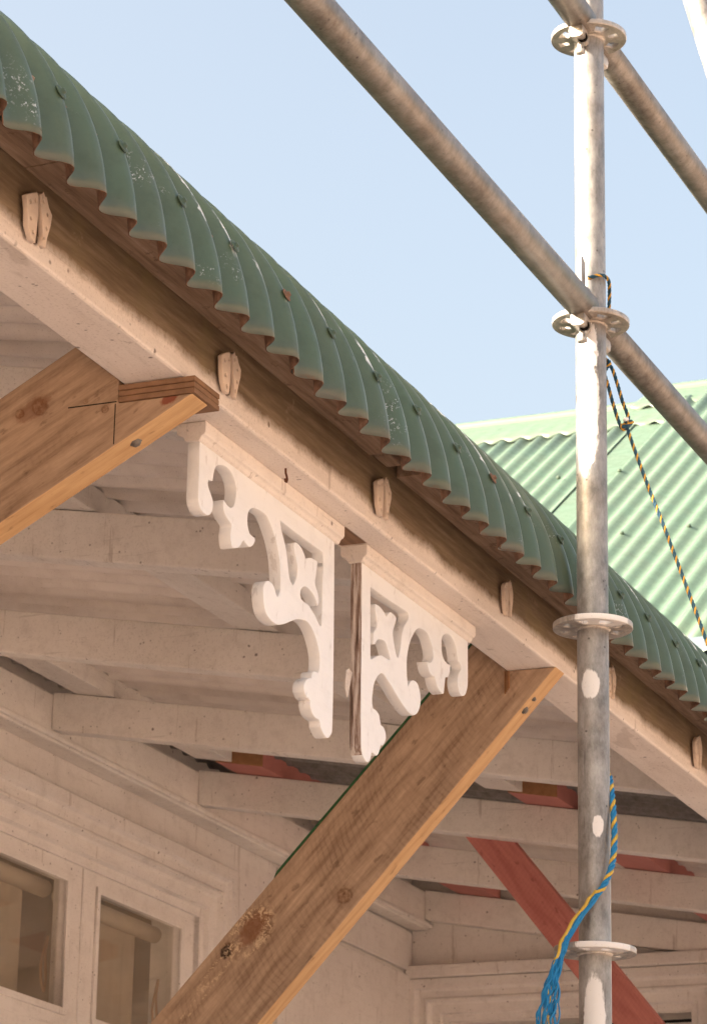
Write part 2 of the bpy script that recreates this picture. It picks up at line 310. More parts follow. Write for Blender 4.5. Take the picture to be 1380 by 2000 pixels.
def mat_glass():
    m = bpy.data.materials.new('window_glass'); m.use_nodes = True; t = m.node_tree
    t.nodes.remove(t.nodes['Principled BSDF']); o = t.nodes['Material Output']
    tr = t.nodes.new('ShaderNodeBsdfTransparent'); gl = t.nodes.new('ShaderNodeBsdfGlossy'); ge = t.nodes.new('ShaderNodeNewGeometry'); mx = t.nodes.new('ShaderNodeMixShader')
    tr.inputs[0].default_value = (.95, .95, .93, 1); gl.inputs['Roughness'].default_value = .03; dp = t.nodes.new('ShaderNodeVectorMath'); dp.operation = 'DOT_PRODUCT'; t.links.new(ge.outputs['Incoming'], dp.inputs[0]); t.links.new(ge.outputs['Normal'], dp.inputs[1])
    prev = dp.outputs['Value']      # Schlick reflection, the same from both sides of the pane
    for op, b in (('ABSOLUTE', 0), ('SUBTRACT', None), ('POWER', 5.0), ('MULTIPLY', .96), ('ADD', .045)):
        q = t.nodes.new('ShaderNodeMath'); q.operation = op
        if op == 'SUBTRACT': q.inputs[0].default_value = 1.0; t.links.new(prev, q.inputs[1])
        else: t.links.new(prev, q.inputs[0]); q.inputs[1].default_value = b
        prev = q.outputs[0]
    t.links.new(prev, mx.inputs[0]); t.links.new(tr.outputs[0], mx.inputs[1]); t.links.new(gl.outputs[0], mx.inputs[2]); df = t.nodes.new('ShaderNodeBsdfDiffuse'); df.inputs[0].default_value = (.52, .48, .43, 1); m2 = t.nodes.new('ShaderNodeMixShader'); nz = t.nodes.new('ShaderNodeTexNoise'); nz.inputs['Scale'].default_value = 9; nz.inputs['Detail'].default_value = 6
    mr_ = t.nodes.new('ShaderNodeMapRange'); t.links.new(nz.outputs[0], mr_.inputs[0]); mr_.inputs[1].default_value = .35; mr_.inputs[2].default_value = .7; mr_.inputs[3].default_value = .05; mr_.inputs[4].default_value = .13
    t.links.new(ge.outputs['Position'], nz.inputs['Vector']); t.links.new(mr_.outputs[0], m2.inputs[0]); t.links.new(mx.outputs[0], m2.inputs[1]); t.links.new(df.outputs[0], m2.inputs[2]); t.links.new(m2.outputs[0], o.inputs[0])      # uneven beige diffuse veil on the panes
    return m
M['glass'] = mat_glass()

# ---------------------------------------------------------------- builders
def link(o, parent=None):
    COL.objects.link(o)
    if parent: o.parent = parent
    return o
def wloc(p):
    v = Vector((0, 0, 0))
    while p: v = v + p.location; p = p.parent
    return v
def tag(o, label, cat, group=None):
    o['label'] = label; o['category'] = cat
    if group: o['group'] = group
    return o
def thing(name, loc, label, cat, group=None):
    o = bpy.data.objects.new(name, None); o.location = loc; o.empty_display_size = .1
    return tag(link(o), label, cat, group)
def meshobj(name, verts, faces, mats, parent=None, origin=None, smooth=False, idx=None, bevel=0.0, seg=2):
    """verts are world coordinates; the object's origin goes to origin (or the parent's)."""
    base = wloc(parent); org = Vector(origin) if origin is not None else base
    me = bpy.data.meshes.new(name)
    me.from_pydata([tuple(Vector(v) - org) for v in verts], [], faces)
    for m_ in (mats if isinstance(mats, (list, tuple)) else [mats]): me.materials.append(m_)
    if idx: me.polygons.foreach_set('material_index', idx)
    if smooth: me.polygons.foreach_set('use_smooth', [True] * len(me.polygons))
    me.validate(); me.update()
    o = bpy.data.objects.new(name, me); o.location = org - base; link(o, parent)
    if bevel:
        b = o.modifiers.new('bevel', 'BEVEL'); b.width = bevel; b.segments = seg; b.limit_method = 'ANGLE'; b.angle_limit = .6
    return o
BOXF = [(0, 1, 2, 3), (4, 7, 6, 5), (0, 4, 5, 1), (1, 5, 6, 2), (2, 6, 7, 3), (3, 7, 4, 0)]
def box(name, a, b, mats, parent=None, bevel=.002, origin=None, idx=None):
    (x0, y0, z0), (x1, y1, z1) = a, b
    v = [(x0, y0, z0), (x0, y1, z0), (x1, y1, z0), (x1, y0, z0), (x0, y0, z1), (x0, y1, z1), (x1, y1, z1), (x1, y0, z1)]
    return meshobj(name, v, BOXF, mats, parent, origin, bevel=bevel, idx=idx)
def prism_x(name, poly, x0, x1, mats, parent=None, bevel=.002, side_idx=None):
    """polygon of (Y, Z) extruded along X."""
    n = len(poly); v = [(x0, y, z) for y, z in poly] + [(x1, y, z) for y, z in poly]
    ar = sum(poly[i][0] * poly[(i + 1) % n][1] - poly[(i + 1) % n][0] * poly[i][1] for i in range(n))
    f = [tuple(range(n))[::-1], tuple(range(n, 2 * n))] + [(i, (i + 1) % n, n + (i + 1) % n, n + i) for i in range(n)]
    if ar < 0: f = [tuple(reversed(q)) for q in f]
    idx = None
    if side_idx: idx = [0, 0] + [side_idx.get(i, 0) for i in range(n)]
    return meshobj(name, v, f, mats, parent, bevel=bevel, idx=idx)
def prism_y(name, poly, y0, y1, mats, parent=None, bevel=.002):
    n = len(poly); v = [(x, y0, z) for x, z in poly] + [(x, y1, z) for x, z in poly]
    ar = sum(poly[i][0] * poly[(i + 1) % n][1] - poly[(i + 1) % n][0] * poly[i][1] for i in range(n))
    f = [tuple(range(n)), tuple(range(n, 2 * n))[::-1]] + [(i, n + i, n + (i + 1) % n, (i + 1) % n) for i in range(n)]
    if ar < 0: f = [tuple(reversed(q)) for q in f]
    return meshobj(name, v, f, mats, parent, bevel=bevel)
def sweep(name, path, prof_r, mats, parent=None, seg=10, cap=True, radii=None):
    """round tube along a list of points."""
    P = [Vector(p) for p in path]; V = []; Fc = []; n = len(P)
    T = [(P[min(i + 1, n - 1)] - P[max(i - 1, 0)]).normalized() for i in range(n)]
    a = T[0].orthogonal().normalized()
    for i in range(n):
        a = (a - T[i] * a.dot(T[i])).normalized(); b = T[i].cross(a); r = radii[i] if radii else prof_r
        for j in range(seg):
            t = 2 * math.pi * j / seg; V.append(P[i] + (a * math.cos(t) + b * math.sin(t)) * r)
    for i in range(n - 1):
        for j in range(seg):
            j2 = (j + 1) % seg; Fc.append((i * seg + j, i * seg + j2, (i + 1) * seg + j2, (i + 1) * seg + j))
    if cap: Fc += [tuple(range(seg))[::-1], tuple(range((n - 1) * seg, n * seg))]
    return meshobj(name, V, Fc, mats, parent, smooth=True)
def catmull(pts, n=6, closed=False, corner=50):
    """smooth a polyline but keep its sharp corners."""
    P = [Vector(p) for p in pts]; N = len(P); out = []
    def tang(i):
        a, b, c = P[(i - 1) % N], P[i], P[(i + 1) % N]
        if not closed and i in (0, N - 1): return None
        d1, d2 = b - a, c - b
        if d1.length < 1e-9 or d2.length < 1e-9: return None
        if math.degrees(d1.angle(d2)) > corner: return None
        return (c - a) * 0.5
    for i in range(N if closed else N - 1):
        p, q = P[i], P[(i + 1) % N]; L = (q - p)
        t0 = tang(i); t1 = tang((i + 1) % N)
        t0 = L if t0 is None else t0.normalized() * min(t0.length, L.length * 1.3); t1 = L if t1 is None else t1.normalized() * min(t1.length, L.length * 1.3)
        for s in range(n):
            t = s / n; h = (2*t**3-3*t**2+1, t**3-2*t**2+t, -2*t**3+3*t**2, t**3-t**2)
            out.append(p * h[0] + t0 * h[1] + q * h[2] + t1 * h[3])
    if not closed: out.append(P[-1])
    return out
def plate(name, outer, holes, thick, mats, matrix, parent=None, bevel=.0015, smooth_n=4, corner=42):
    """flat shape with holes, cut from a board; local (x, y) outline, thickness along local z, centred."""
    cu = bpy.data.curves.new(name, 'CURVE'); cu.dimensions = '2D'; cu.fill_mode = 'BOTH'
    cu.extrude = thick / 2 - bevel; cu.bevel_depth = bevel; cu.bevel_resolution = 1
    cu.offset = -bevel
    for ring in [outer] + holes:
        pts = catmull([(x, y, 0) for x, y in ring], smooth_n, True, corner) if smooth_n > 1 else [Vector((x, y, 0)) for x, y in ring]
        sp = cu.splines.new('POLY'); sp.points.add(len(pts) - 1); sp.use_cyclic_u = True
        for i, q in enumerate(pts): sp.points[i].co = (q.x, q.y, 0, 1)
    tmp = bpy.data.objects.new('tmp_curve', cu); COL.objects.link(tmp)
    me = bpy.data.meshes.new_from_object(tmp.evaluated_get(bpy.context.evaluated_depsgraph_get()))
    bpy.data.objects.remove(tmp); bpy.data.curves.remove(cu)
    me.name = name; me.materials.clear()
    for m_ in (mats if isinstance(mats, (list, tuple)) else [mats]): me.materials.append(m_)
    me.transform(matrix); me.transform(Matrix.Translation(-wloc(parent)))
    o = bpy.data.objects.new(name, me); return link(o, parent)
XZ = lambda y: Matrix(((1, 0, 0, 0), (0, 0, -1, y), (0, 1, 0, 0), (0, 0, 0, 1)))     # outline x->X, y->Z, at depth y
XY = lambda z: Matrix.Translation((0, 0, z))

# ================================================================ setting
g_ = meshobj('ground', [(-150, -150, 0), (150, -150, 0), (150, 150, 0), (-150, 150, 0)], [(0, 1, 2, 3)], M['ground'])
g_['kind'] = 'structure'

# ---------------------------------------------------------------- house: main wall, wing, fanlight window
house = thing('house', (4.6, 3.40, 0), 'cream timber house with pale green corrugated wing roof behind the veranda', 'house')
YZm = lambda x: Matrix(((0, 0, 1, x), (1, 0, 0, 0), (0, 1, 0, 0), (0, 0, 0, 1)))    # outline x->Y, y->Z, at X = x
plate('wall', [(-5, 0), (8.74, 0), (8.74, 4.3), (-5, 4.3)], [[(5.26, 2.64), (7.12, 2.64), (7.12, 3.145), (5.26, 3.145)]], .12, M['wall'], XZ(3.46), house, 0, 1)
plate('wing_wall', [(.6, 0), (3.399, 0), (3.399, 4.2), (.6, 4.2)], [[(2.535, 1.2), (3.272, 1.2), (3.272, 3.084), (2.535, 3.084)]], .12, M['wall'], YZm(8.68), house, 0, 1)
box('cladding_board', (7.62, 3.383, 2.10), (8.60, 3.399, 3.222), M['wall'], house, .003)
box('cladding_board', (7.62, 3.388, 3.237), (8.60, 3.399, 3.355), M['wall'], house, .003)
def architrave(name, place, o, prof, parent, mat, inner_w):
    """stepped moulding round three sides; o = (a0, a1, bottom, top) of its outer edge, place(a, b, proud) -> world."""
    a0, a1, b0, b1 = o; V = []; n = len(prof)
    for st in range(4):
        for (q, pr) in prof:
            V.append(place(*((a0 + q, b0), (a0 + q, b1 - q), (a1 - q, b1 - q), (a1 - q, b0))[st], pr))
    Fq = []
    for st in range(3):
        for i in range(n - 1): Fq.append((st * n + i, st * n + i + 1, (st + 1) * n + i + 1, (st + 1) * n + i))
    ob = meshobj(name, V, Fq, mat, parent); return ob
PROF0 = [(0, 0), (0, .030), (.004, .034), (.034, .034), (.040, .028), (.046, .026), (.066, .026), (.072, .031), (.078, .031), (.084, .022), (.090, .019), (.118, .018), (.124, .010), (.145, .009), (.145, -.03)]
PROF = [(q, p * 1.5 if p > 0 else p) for q, p in PROF0]
frame = box('window', (5.262, 3.43, 2.642), (7.118, 3.455, 2.70), M['wall'], house, .002)          # transom under the sashes
architrave('architrave', lambda a, b, p: (a, 3.40 - p, b), (5.0, 7.268, 2.5, 3.272), PROF, frame, M['wall'], .145)
for (x0, x1) in ((5.275, 5.877), (5.882, 6.492), (6.497, 7.110)):
    gx0, gx1 = x0 + .075, x1 - .075
    s_ = plate('sash', [(x0, 2.70), (x1, 2.70), (x1, 3.142), (x0, 3.142)], [[(gx0, 2.777), (gx1, 2.777), (gx1, 3.085), (gx0, 3.085)]], .036, M['wall'], XZ(3.413), frame, .002, 1)
    plate('glazing_bead', [(gx0 - .010, 2.767), (gx1 + .010, 2.767), (gx1 + .010, 3.095), (gx0 - .010, 3.095)], [[(gx0 + .006, 2.783), (gx1 - .006, 2.783), (gx1 - .006, 3.079), (gx0 + .006, 3.079)]], .008, M['wall'], XZ(3.392), frame, .001, 1)
    box('pane', (gx0 - .004, 3.415, 2.773), (gx1 + .004, 3.418, 3.089), M['glass'], frame, 0)
# dim room behind the sashes; low gap at the back added to let light in
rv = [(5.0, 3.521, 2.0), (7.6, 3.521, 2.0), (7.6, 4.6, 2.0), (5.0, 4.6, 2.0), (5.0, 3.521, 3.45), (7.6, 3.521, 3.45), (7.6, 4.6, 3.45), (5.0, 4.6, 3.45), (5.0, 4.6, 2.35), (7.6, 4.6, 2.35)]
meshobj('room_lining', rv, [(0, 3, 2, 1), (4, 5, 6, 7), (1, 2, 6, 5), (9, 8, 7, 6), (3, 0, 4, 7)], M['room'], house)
for (xa, xb, zz, lab) in ((5.93, 6.452, 3.074, 'rolled cream blind behind the left glass pane above the cord'), (6.53, 7.046, 3.071, 'rolled cream blind behind the right glass pane near the leaning prop')):
    bl = thing('roller_blind', ((xa + xb) / 2, 3.475, zz), lab, 'blind', 'roller blinds behind the fanlight panes')
    sweep('roll', [(xa, 3.475, zz), (xb, 3.475, zz)], .021, M['blind_roll'], bl, 20)
    n = 24; fv = []; ff = []
    for i in range(n + 1):
        x = xa + .01 + (xb - .085 - xa) * i / n; y = 3.487 + .004 * math.sin(i * 1.9)
        fv += [(x, y, zz - .005), (x, y + .004, 2.45)]
    for i in range(n): ff.append((2 * i, 2 * i + 2, 2 * i + 3, 2 * i + 1))
    meshobj('blind_fabric', fv, ff, M['blind'], bl, smooth=True)
    dx = xb - 6.452
    cp = [(6.458 + dx, 3.462, zz - .115), (6.436 + dx, 3.458, zz - .15), (6.421 + dx, 3.457, zz - .19), (6.428 + dx, 3.457, zz - .225), (6.447 + dx, 3.46, zz - .244), (6.458 + dx, 3.462, zz - .21), (6.452 + dx, 3.463, zz - .16), (6.459 + dx, 3.462, zz - .112)]
    sweep('pull_cord', catmull(cp, 6), .0034, M['cord'], bl, 6)
# wing window casing
wf = box('window', (8.592, 2.537, 2.55), (8.612, 3.270, 2.60), M['wall'], house, .002)
def arch_wing():
    V = []; n = len(PROF); a0, a1, b0, b1 = 2.41, 3.397, 1.2, 3.212
    for st in range(4):
        for (q, pr) in PROF:
            q *= .862; a, b = ((a0 + q, b0), (a0 + q, b1 - q), (a1 - q, b1 - q), (a1 - q, b0))[st]; V.append((8.62 - pr, a, b))
    Fq = [(st * n + i, (st + 1) * n + i, (st + 1) * n + i + 1, st * n + i + 1) for st in range(3) for i in range(n - 1)]
    meshobj('architrave', V, Fq, M['wall'], wf)
arch_wing()
box('head_casing', (8.562, 2.40, 3.2125), (8.6195, 3.397, 3.250), M['wall'], wf, .004)
plate('sash', [(2.54, 1.25), (3.268, 1.25), (3.268, 3.06), (2.54, 3.06)], [[(2.60, 1.35), (3.21, 1.35), (3.21, 2.985), (2.60, 2.985)]], .03, M['wall'], YZm(8.665), wf, .002, 1)
box('pane', (8.664, 2.597, 1.347), (8.667, 3.213, 2.988), M['glass'], wf, 0)
box('wing_room_dark_sheet', (8.9, 2.3, 1.0), (8.93, 3.398, 3.3), M['dark_gap'], house, 0)  # near-black sheet painted in place of the unlit room

# wing roof: corrugated, ridge along Y, falls towards the veranda
PITCHR = math.radians(34); cw, sw_ = math.cos(PITCHR), math.sin(PITCHR)
def roofpt(xr, zr, d, y, h):   # d metres down the slope from the ridge point (xr, zr), h above the sheet plane
    return (xr - d * cw - h * sw_, y, zr - d * sw_ + h * cw)
wroof = box('wing_roof', (8.66, .7, 4.02), (8.80, 6.5, 4.10), M['cream_ceiling'], house, .002)     # the roof's plate, sheets are its pieces
def wing_sheet(y0, y1, xr, zr, d0, d1, lift):
    nc = max(1, round((y1 - y0) / .0762)); per = 10; V = []; Fq = []; ny = nc * per; nd = 8
    for j in range(nd + 1):
        d = d0 + (d1 - d0) * j / nd
        for i in range(ny + 1):
            y = y0 + (y1 - y0) * i / ny
            V.append(roofpt(xr, zr, d, y, lift + .009 * math.cos(2 * math.pi * i / per)))
    for j in range(nd):
        for i in range(ny):
            a = j * (ny + 1) + i; Fq.append((a, a + 1, a + ny + 2, a + ny + 1))
    o = meshobj('roof_sheet', V, Fq, M['green_wing'], wroof, smooth=True)
    s = o.modifiers.new('solid', 'SOLIDIFY'); s.thickness = .0012; s.offset = -1; return o
ycur = 3.335
for kx in range(5): wing_sheet(ycur, ycur + .0762 * 10, 11.0, 5.87, .30, 3.25, .002 * (kx % 2)); ycur += .0762 * 9
ycur = 3.205
for kx in range(4): wing_sheet(ycur - .0762 * 10, ycur, 11.21, 6.011, .26, 3.55, .010 + .002 * (kx % 2)); ycur -= .0762 * 9
meshobj('valley_flashing', [roofpt(11.0, 5.87, .2, 3.20, -.004), roofpt(11.0, 5.87, .2, 3.345, .004), roofpt(11.0, 5.87, 3.25, 3.345, .004), roofpt(11.0, 5.87, 3.25, 3.20, -.004)], [(0, 1, 2, 3)], M['green_wing'], wroof)
for (y0, y1, xr, zr, wd, yph) in ((3.215, 6.6, 11.0, 5.845, .36, 3.335), (.4, 3.43, 11.21, 5.985, .32, 3.205)):
    V = []; Fq = []; pr = []
    for i in range(9):
        t = math.pi * (-.08 + 1.16 * i / 8); pr.append((xr + .026 * math.cos(math.pi - t), zr + .012 + .026 * math.sin(t)))
    pr = [roofpt(xr, zr + .025, wd, 0, .0045)[0::2], roofpt(xr, zr + .025, wd - .03, 0, .015)[0::2], roofpt(xr, zr, .05, 0, .018)[0::2]] + pr + [(xr + .3, zr - .19)]
    ny = int((y1 - y0) / .0762 * 7); n = len(pr)
    for j in range(ny + 1):
        y = y0 + (y1 - y0) * j / ny
        for i, (px, pz) in enumerate(pr): V.append((px, y, pz + .0035 * mnoise.noise((y * 3.0, px * 5, 0)) + (.0085 * math.cos(2 * math.pi * (y - yph) / .0762) + .003 * mnoise.noise((y * 14, 3, 1)) if i == 0 else 0)))
    for j in range(ny):
        for i in range(n - 1): a = j * n + i; Fq.append((a, a + 1, a + n + 1, a + n))
    o = meshobj('ridge_cap', V, Fq, M['green_wing'], wroof, smooth=True)
    o.modifiers.new('solid', 'SOLIDIFY').thickness = .001
for i in range(22):      # roofing screws on the wing roof
    y = 1.6 + .0762 * 3 * (i % 11); d = 1.1 if i < 11 else 2.2
    xr, zr = (11.21, 6.011) if y < 3.2 else (11.0, 5.87)
    sweep('screw', [roofpt(xr, zr, d, y, .016), roofpt(xr, zr, d, y, .026)], .008, M['screw'], wroof, 8)
prism_x('added_shade_roof', [(3.05, 4.355), (3.05, 4.38), (6.2, 5.62), (6.2, 5.59)], -5.2, 8.3, M['green_wing'], house, 0)  # unseen roof added so its eave shades the lower pole
box('gutter', (8.30, .7, 4.02), (8.43, 6.4, 4.10), M['bluewall'], house, .01)

# ================================================================ veranda
ver = thing('veranda', (4.6, 1.64, 0), 'cream veranda frame under a curved green corrugated iron roof', 'veranda')
box('beam', (-5.0, 1.600, 2.979), (8.60, 1.683, 3.098), M['beam'], ver, .004)
RS = .174
rz = lambda y: 3.098 + RS * (y - 1.683)
for kx in range(-9, 4):
    X = 6.2 + .79 * kx + (.0, .004, -.003, .005)[kx % 4]
    t = .045
    poly = [(1.56, rz(1.56) + .001), (3.3405, rz(3.3405) + .001), (3.3405, rz(3.3405) + .091), (1.56, rz(1.56) + .091)]
    prism_x('rafter', poly, X, X + t, M['cream_ceiling'], ver, .003)
box('ledger_board', (-5, 3.341, 3.362), (8.615, 3.399, 3.474), M['cream_ceiling'], ver, .005)
box('ledger_bead', (-5, 3.329, 3.366), (8.615, 3.3405, 3.380), M['cream_ceiling'], ver, .004)
def batten(name, y0, y1, x0, x1, h, mats, endcol=False):
    poly = [(y0, rz(y0) + .0925), (y1, rz(y1) + .0925), (y1, rz(y1) + .0925 + h), (y0, rz(y0) + .0925 + h)]
    n = 4; v = [(x0, y, z) for y, z in poly] + [(x1, y, z) for y, z in poly]
    f = [(3, 2, 1, 0), (4, 5, 6, 7)] + [(i, (i + 1) % n, n + (i + 1) % n, n + i) for i in range(n)]
    return meshobj(name, v, f, mats, ver, bevel=.002, idx=[1 if endcol else 0] + [0] * 5)
batten('batten', 3.185, 3.285, -5, 6.855, .045, M['cream_ceiling'])
batten('batten', 2.425, 2.520, -5, 6.855, .045, M['cream_ceiling'])
batten('batten', 1.745, 1.835, -5, 8.61, .045, M['cream_ceiling'])
o = batten('batten', 3.110, 3.240, 6.875, 8.60, .045, [M['red'], M['red_end']], True); o['label'] = 'red primed replacement batten with a bare sawn end near the wall'
o = batten('batten', 2.345, 2.470, 6.875, 8.60, .045, [M['red'], M['red_end']], True); o['label'] = 'red primed replacement batten with a bare sawn end at mid span'
# eave boards under the curved sheets
for (x0, x1) in ((-5.0, 2.838), (2.841, 3.872), (3.975, 6.10), (6.103, 8.58)):
    v = []; N = max(4, int((x1 - x0) / .04))
    fq = []
    for i in range(N + 1):
        x = x0 + (x1 - x0) * i / N; j = .0016 * mnoise.noise((x * 9, 1, 0))
        v += [(x, 1.5985, 3.077 + j), (x, 1.516 + 3 * j, 3.079 + j), (x, 1.516 + 3 * j, 3.112), (x, 1.5985, 3.112)]
    for i in range(N):
        for q in range(4): a = i * 4 + q; b = i * 4 + (q + 1) % 4; fq.append((a, a + 4, b + 4, b))
    fq += [(0, 1, 2, 3), (4 * N + 3, 4 * N + 2, 4 * N + 1, 4 * N)]
    meshobj('eave_board', v, fq, M['fillet'], ver)
box('blocking_piece', (3.885, 1.575, 3.0785), (3.935, 1.5985, 3.16), M['fillet'], ver, .003)

# ---- curved corrugated sheets
CX, PIT, AMP = 2.57, .0762, .0132
prof = []
A0, R0 = math.radians(4), .30
for i in range(17):
    a = A0 + (math.radians(58) - A0) * i / 16
    prof.append((1.475 + R0 * (math.cos(A0) - math.cos(a)), 3.008 + R0 * (math.sin(a) - math.sin(A0)), a))
y0_, z0_, a0_ = prof[-1]; y1_ = 1.86; z1_ = rz(y1_) + .0925 + .045 + .019
for i in range(1, 9):
    t = i / 8; L = y1_ - y0_
    m0, m1 = math.tan(math.pi / 2 - a0_) * L, RS * L
    yy = y0_ + L * t; zz = (2*t**3-3*t**2+1)*z0_ + (t**3-2*t**2+t)*m0 + (-2*t**3+3*t**2)*z1_ + (t**3-t**2)*m1
    dz = ((6*t*t-6*t)*z0_ + (3*t*t-4*t+1)*m0 + (-6*t*t+6*t)*z1_ + (3*t*t-2*t)*m1) / L
    prof.append((yy, zz, math.pi / 2 - math.atan(dz)))
for i in range(1, 7):
    yy = y1_ + (3.43 - y1_) * i / 6; prof.append((yy, z1_ + RS * (yy - y1_), math.pi / 2 - math.atan(RS)))
def roof_sheet(i0, i1, lift, drop):
    PER = 12; nx = int(round((i1 - i0) * PER)); V = []; Fq = []
    for j, (py, pz, a) in enumerate(prof):
        ny, nz = -math.cos(a), math.sin(a)     # outward normal of the curve
        for i in range(nx + 1):
            ii = i0 + (i1 - i0) * i / nx; x = CX + PIT * ii
            jit = .0022 * mnoise.noise((ii * .7, 4.2, j * .15))
            endl = max(0, 1 - (ii - i0) / .7)            # the lapping edge stands off a little
            h = -AMP + AMP * math.cos(2 * math.pi * ii) + lift + jit * .5 + endl * .0045 * (1 if j < 12 else .3)
            y, z = py + ny * h, pz + nz * h
            if j == 0: z += drop + .0025 * mnoise.noise((ii * .9, 7.7, 0)) + .0012 * mnoise.noise((ii * 4.0, 2.7, 0))
            V.append((x, y, z))
    for j in range(len(prof) - 1):
        for i in range(nx): b = j * (nx + 1) + i; Fq.append((b, b + 1, b + nx + 2, b + nx + 1))
    o = meshobj('roof_sheet', V, Fq, [M['green'], M['under'], M['rim']], ver, smooth=True)
    s = o.modifiers.new('solid', 'SOLIDIFY'); s.thickness = .0011; s.offset = -1; s.material_offset = 1; s.material_offset_rim = 2
    return o
sheets = []
lap = 1 - 100
nsh = 0
while lap < 78:
    sheets.append((lap, roof_sheet(lap - .62, lap + 10.45, .0018 if nsh % 1 == 0 else 0, (.009 if lap == -9 else (0, .002, -.0015)[nsh % 3])))); lap += 10; nsh += 1
def crest_pt(ii, frac, h):
    f = frac * 16; j = min(int(f), 15); t = f - j
    py, pz, a = [prof[j][q] * (1 - t) + prof[j + 1][q] * t for q in range(3)]
    return Vector((CX + PIT * ii, py - math.cos(a) * h, pz + math.sin(a) * h)), Vector((0, -math.cos(a), math.sin(a)))
for ii in range(-4, 50, 2):
    p, nn = crest_pt(ii, .335 + .012 * math.sin(ii * 1.7), .0028)
    sheet = [s for (l, s) in sheets if l <= ii < l + 10][0]
    mm = M['screw_rust'] if ii in (10, 20, 36) else M['screw']
    s1 = sweep('screw', [p, p + nn * .0008, p + nn * .0014, p + nn * .0022, p + nn * .0024, p + nn * .0052, p + nn * .0056], .01, mm, sheet, 12, radii=[.0092, .0090, .0080, .0056, .0038, .0033, .0020])

# ---- old gutter clips on the beam front
LEAF_A = [(-.0365,.0146),(-.0230,.0225),(-.0098,.0271),(-.0064,.0240),(-.0040,.0030),(-.0062,-.0205),(-.0085,-.0280),(-.0200,-.0266),(-.0290,-.0150),(-.0325,.0020)]
LEAF_B = [(-.0030,.0250),(.0045,.0325),(.0095,.0290),(.0135,.0300),(.0206,.0215),(.0287,.0153),(.0275,.0060),(.0253,-.0006),(.0193,-.0144),(.0166,-.0263),(.0067,-.0245),(.0080,-.0144),(.0042,.0056)]
def circ(cx, cy, r, n=8): return [(cx + r * math.cos(2 * math.pi * i / n), cy + r * math.sin(2 * math.pi * i / n)) for i in range(n)]
CLIPX = [2.863, 3.385, 3.907, 4.429, 4.951, 5.473, 5.995]
crnd = random.Random(21)
for q, cx in enumerate(CLIPX):
    s = (1, .95, .97, .92, .9, 1, .95)[q] * 1.1; sx = (1, .95, .9, .66, .8, .72, .9)[q] * .92
    jig = lambda P_: [(cx + x * sx + crnd.uniform(-.0009, .0009), 3.022 + z * s + crnd.uniform(-.0009, .0009)) for x, z in P_]
    hole = lambda L_: [circ(cx + hx * sx + crnd.uniform(-.001, .001), 3.022 + hz * s, crnd.uniform(.0024, .0033), 7) for hx, hz in L_]
    base = plate('gutter_clip', [(cx + x * sx * .9, 3.021 + z * s) for x, z in ((-.030, .012), (.020, .020), (.018, -.010), (.010, -.022), (-.014, -.022), (-.028, -.006))], [], .004, M['clip_back'], XZ(1.5978), ver, .0005, 1)
    la = plate('clip_leaf', jig(LEAF_A), hole(((-.026, .012), (-.012, .017), (-.022, -.006), (-.016, -.019))), .0065, M['clip'], XZ(1.5922), base, .0008, 1)
    lb = plate('clip_leaf', jig(LEAF_B), hole(((.006, .022), (.018, .012), (.016, -.004), (.012, -.017))) if q not in (3,) else hole(((.010, .018),)), .0065, M['clip'], XZ(1.5915), base, .0008, 1)
# cup hook screwed into the soffit
hk = tag(sweep('cup_hook', catmull([(3.627, 1.619, 2.9795), (3.627, 1.619, 2.975), (3.629, 1.6195, 2.9725), (3.633, 1.620, 2.970), (3.635, 1.620, 2.966), (3.633, 1.620, 2.962), (3.628, 1.6195, 2.9615), (3.6255, 1.619, 2.964)], 6), .0016, M['rust'], None, 8), 'small rusty cup hook screwed into the beam soffit', 'hook')

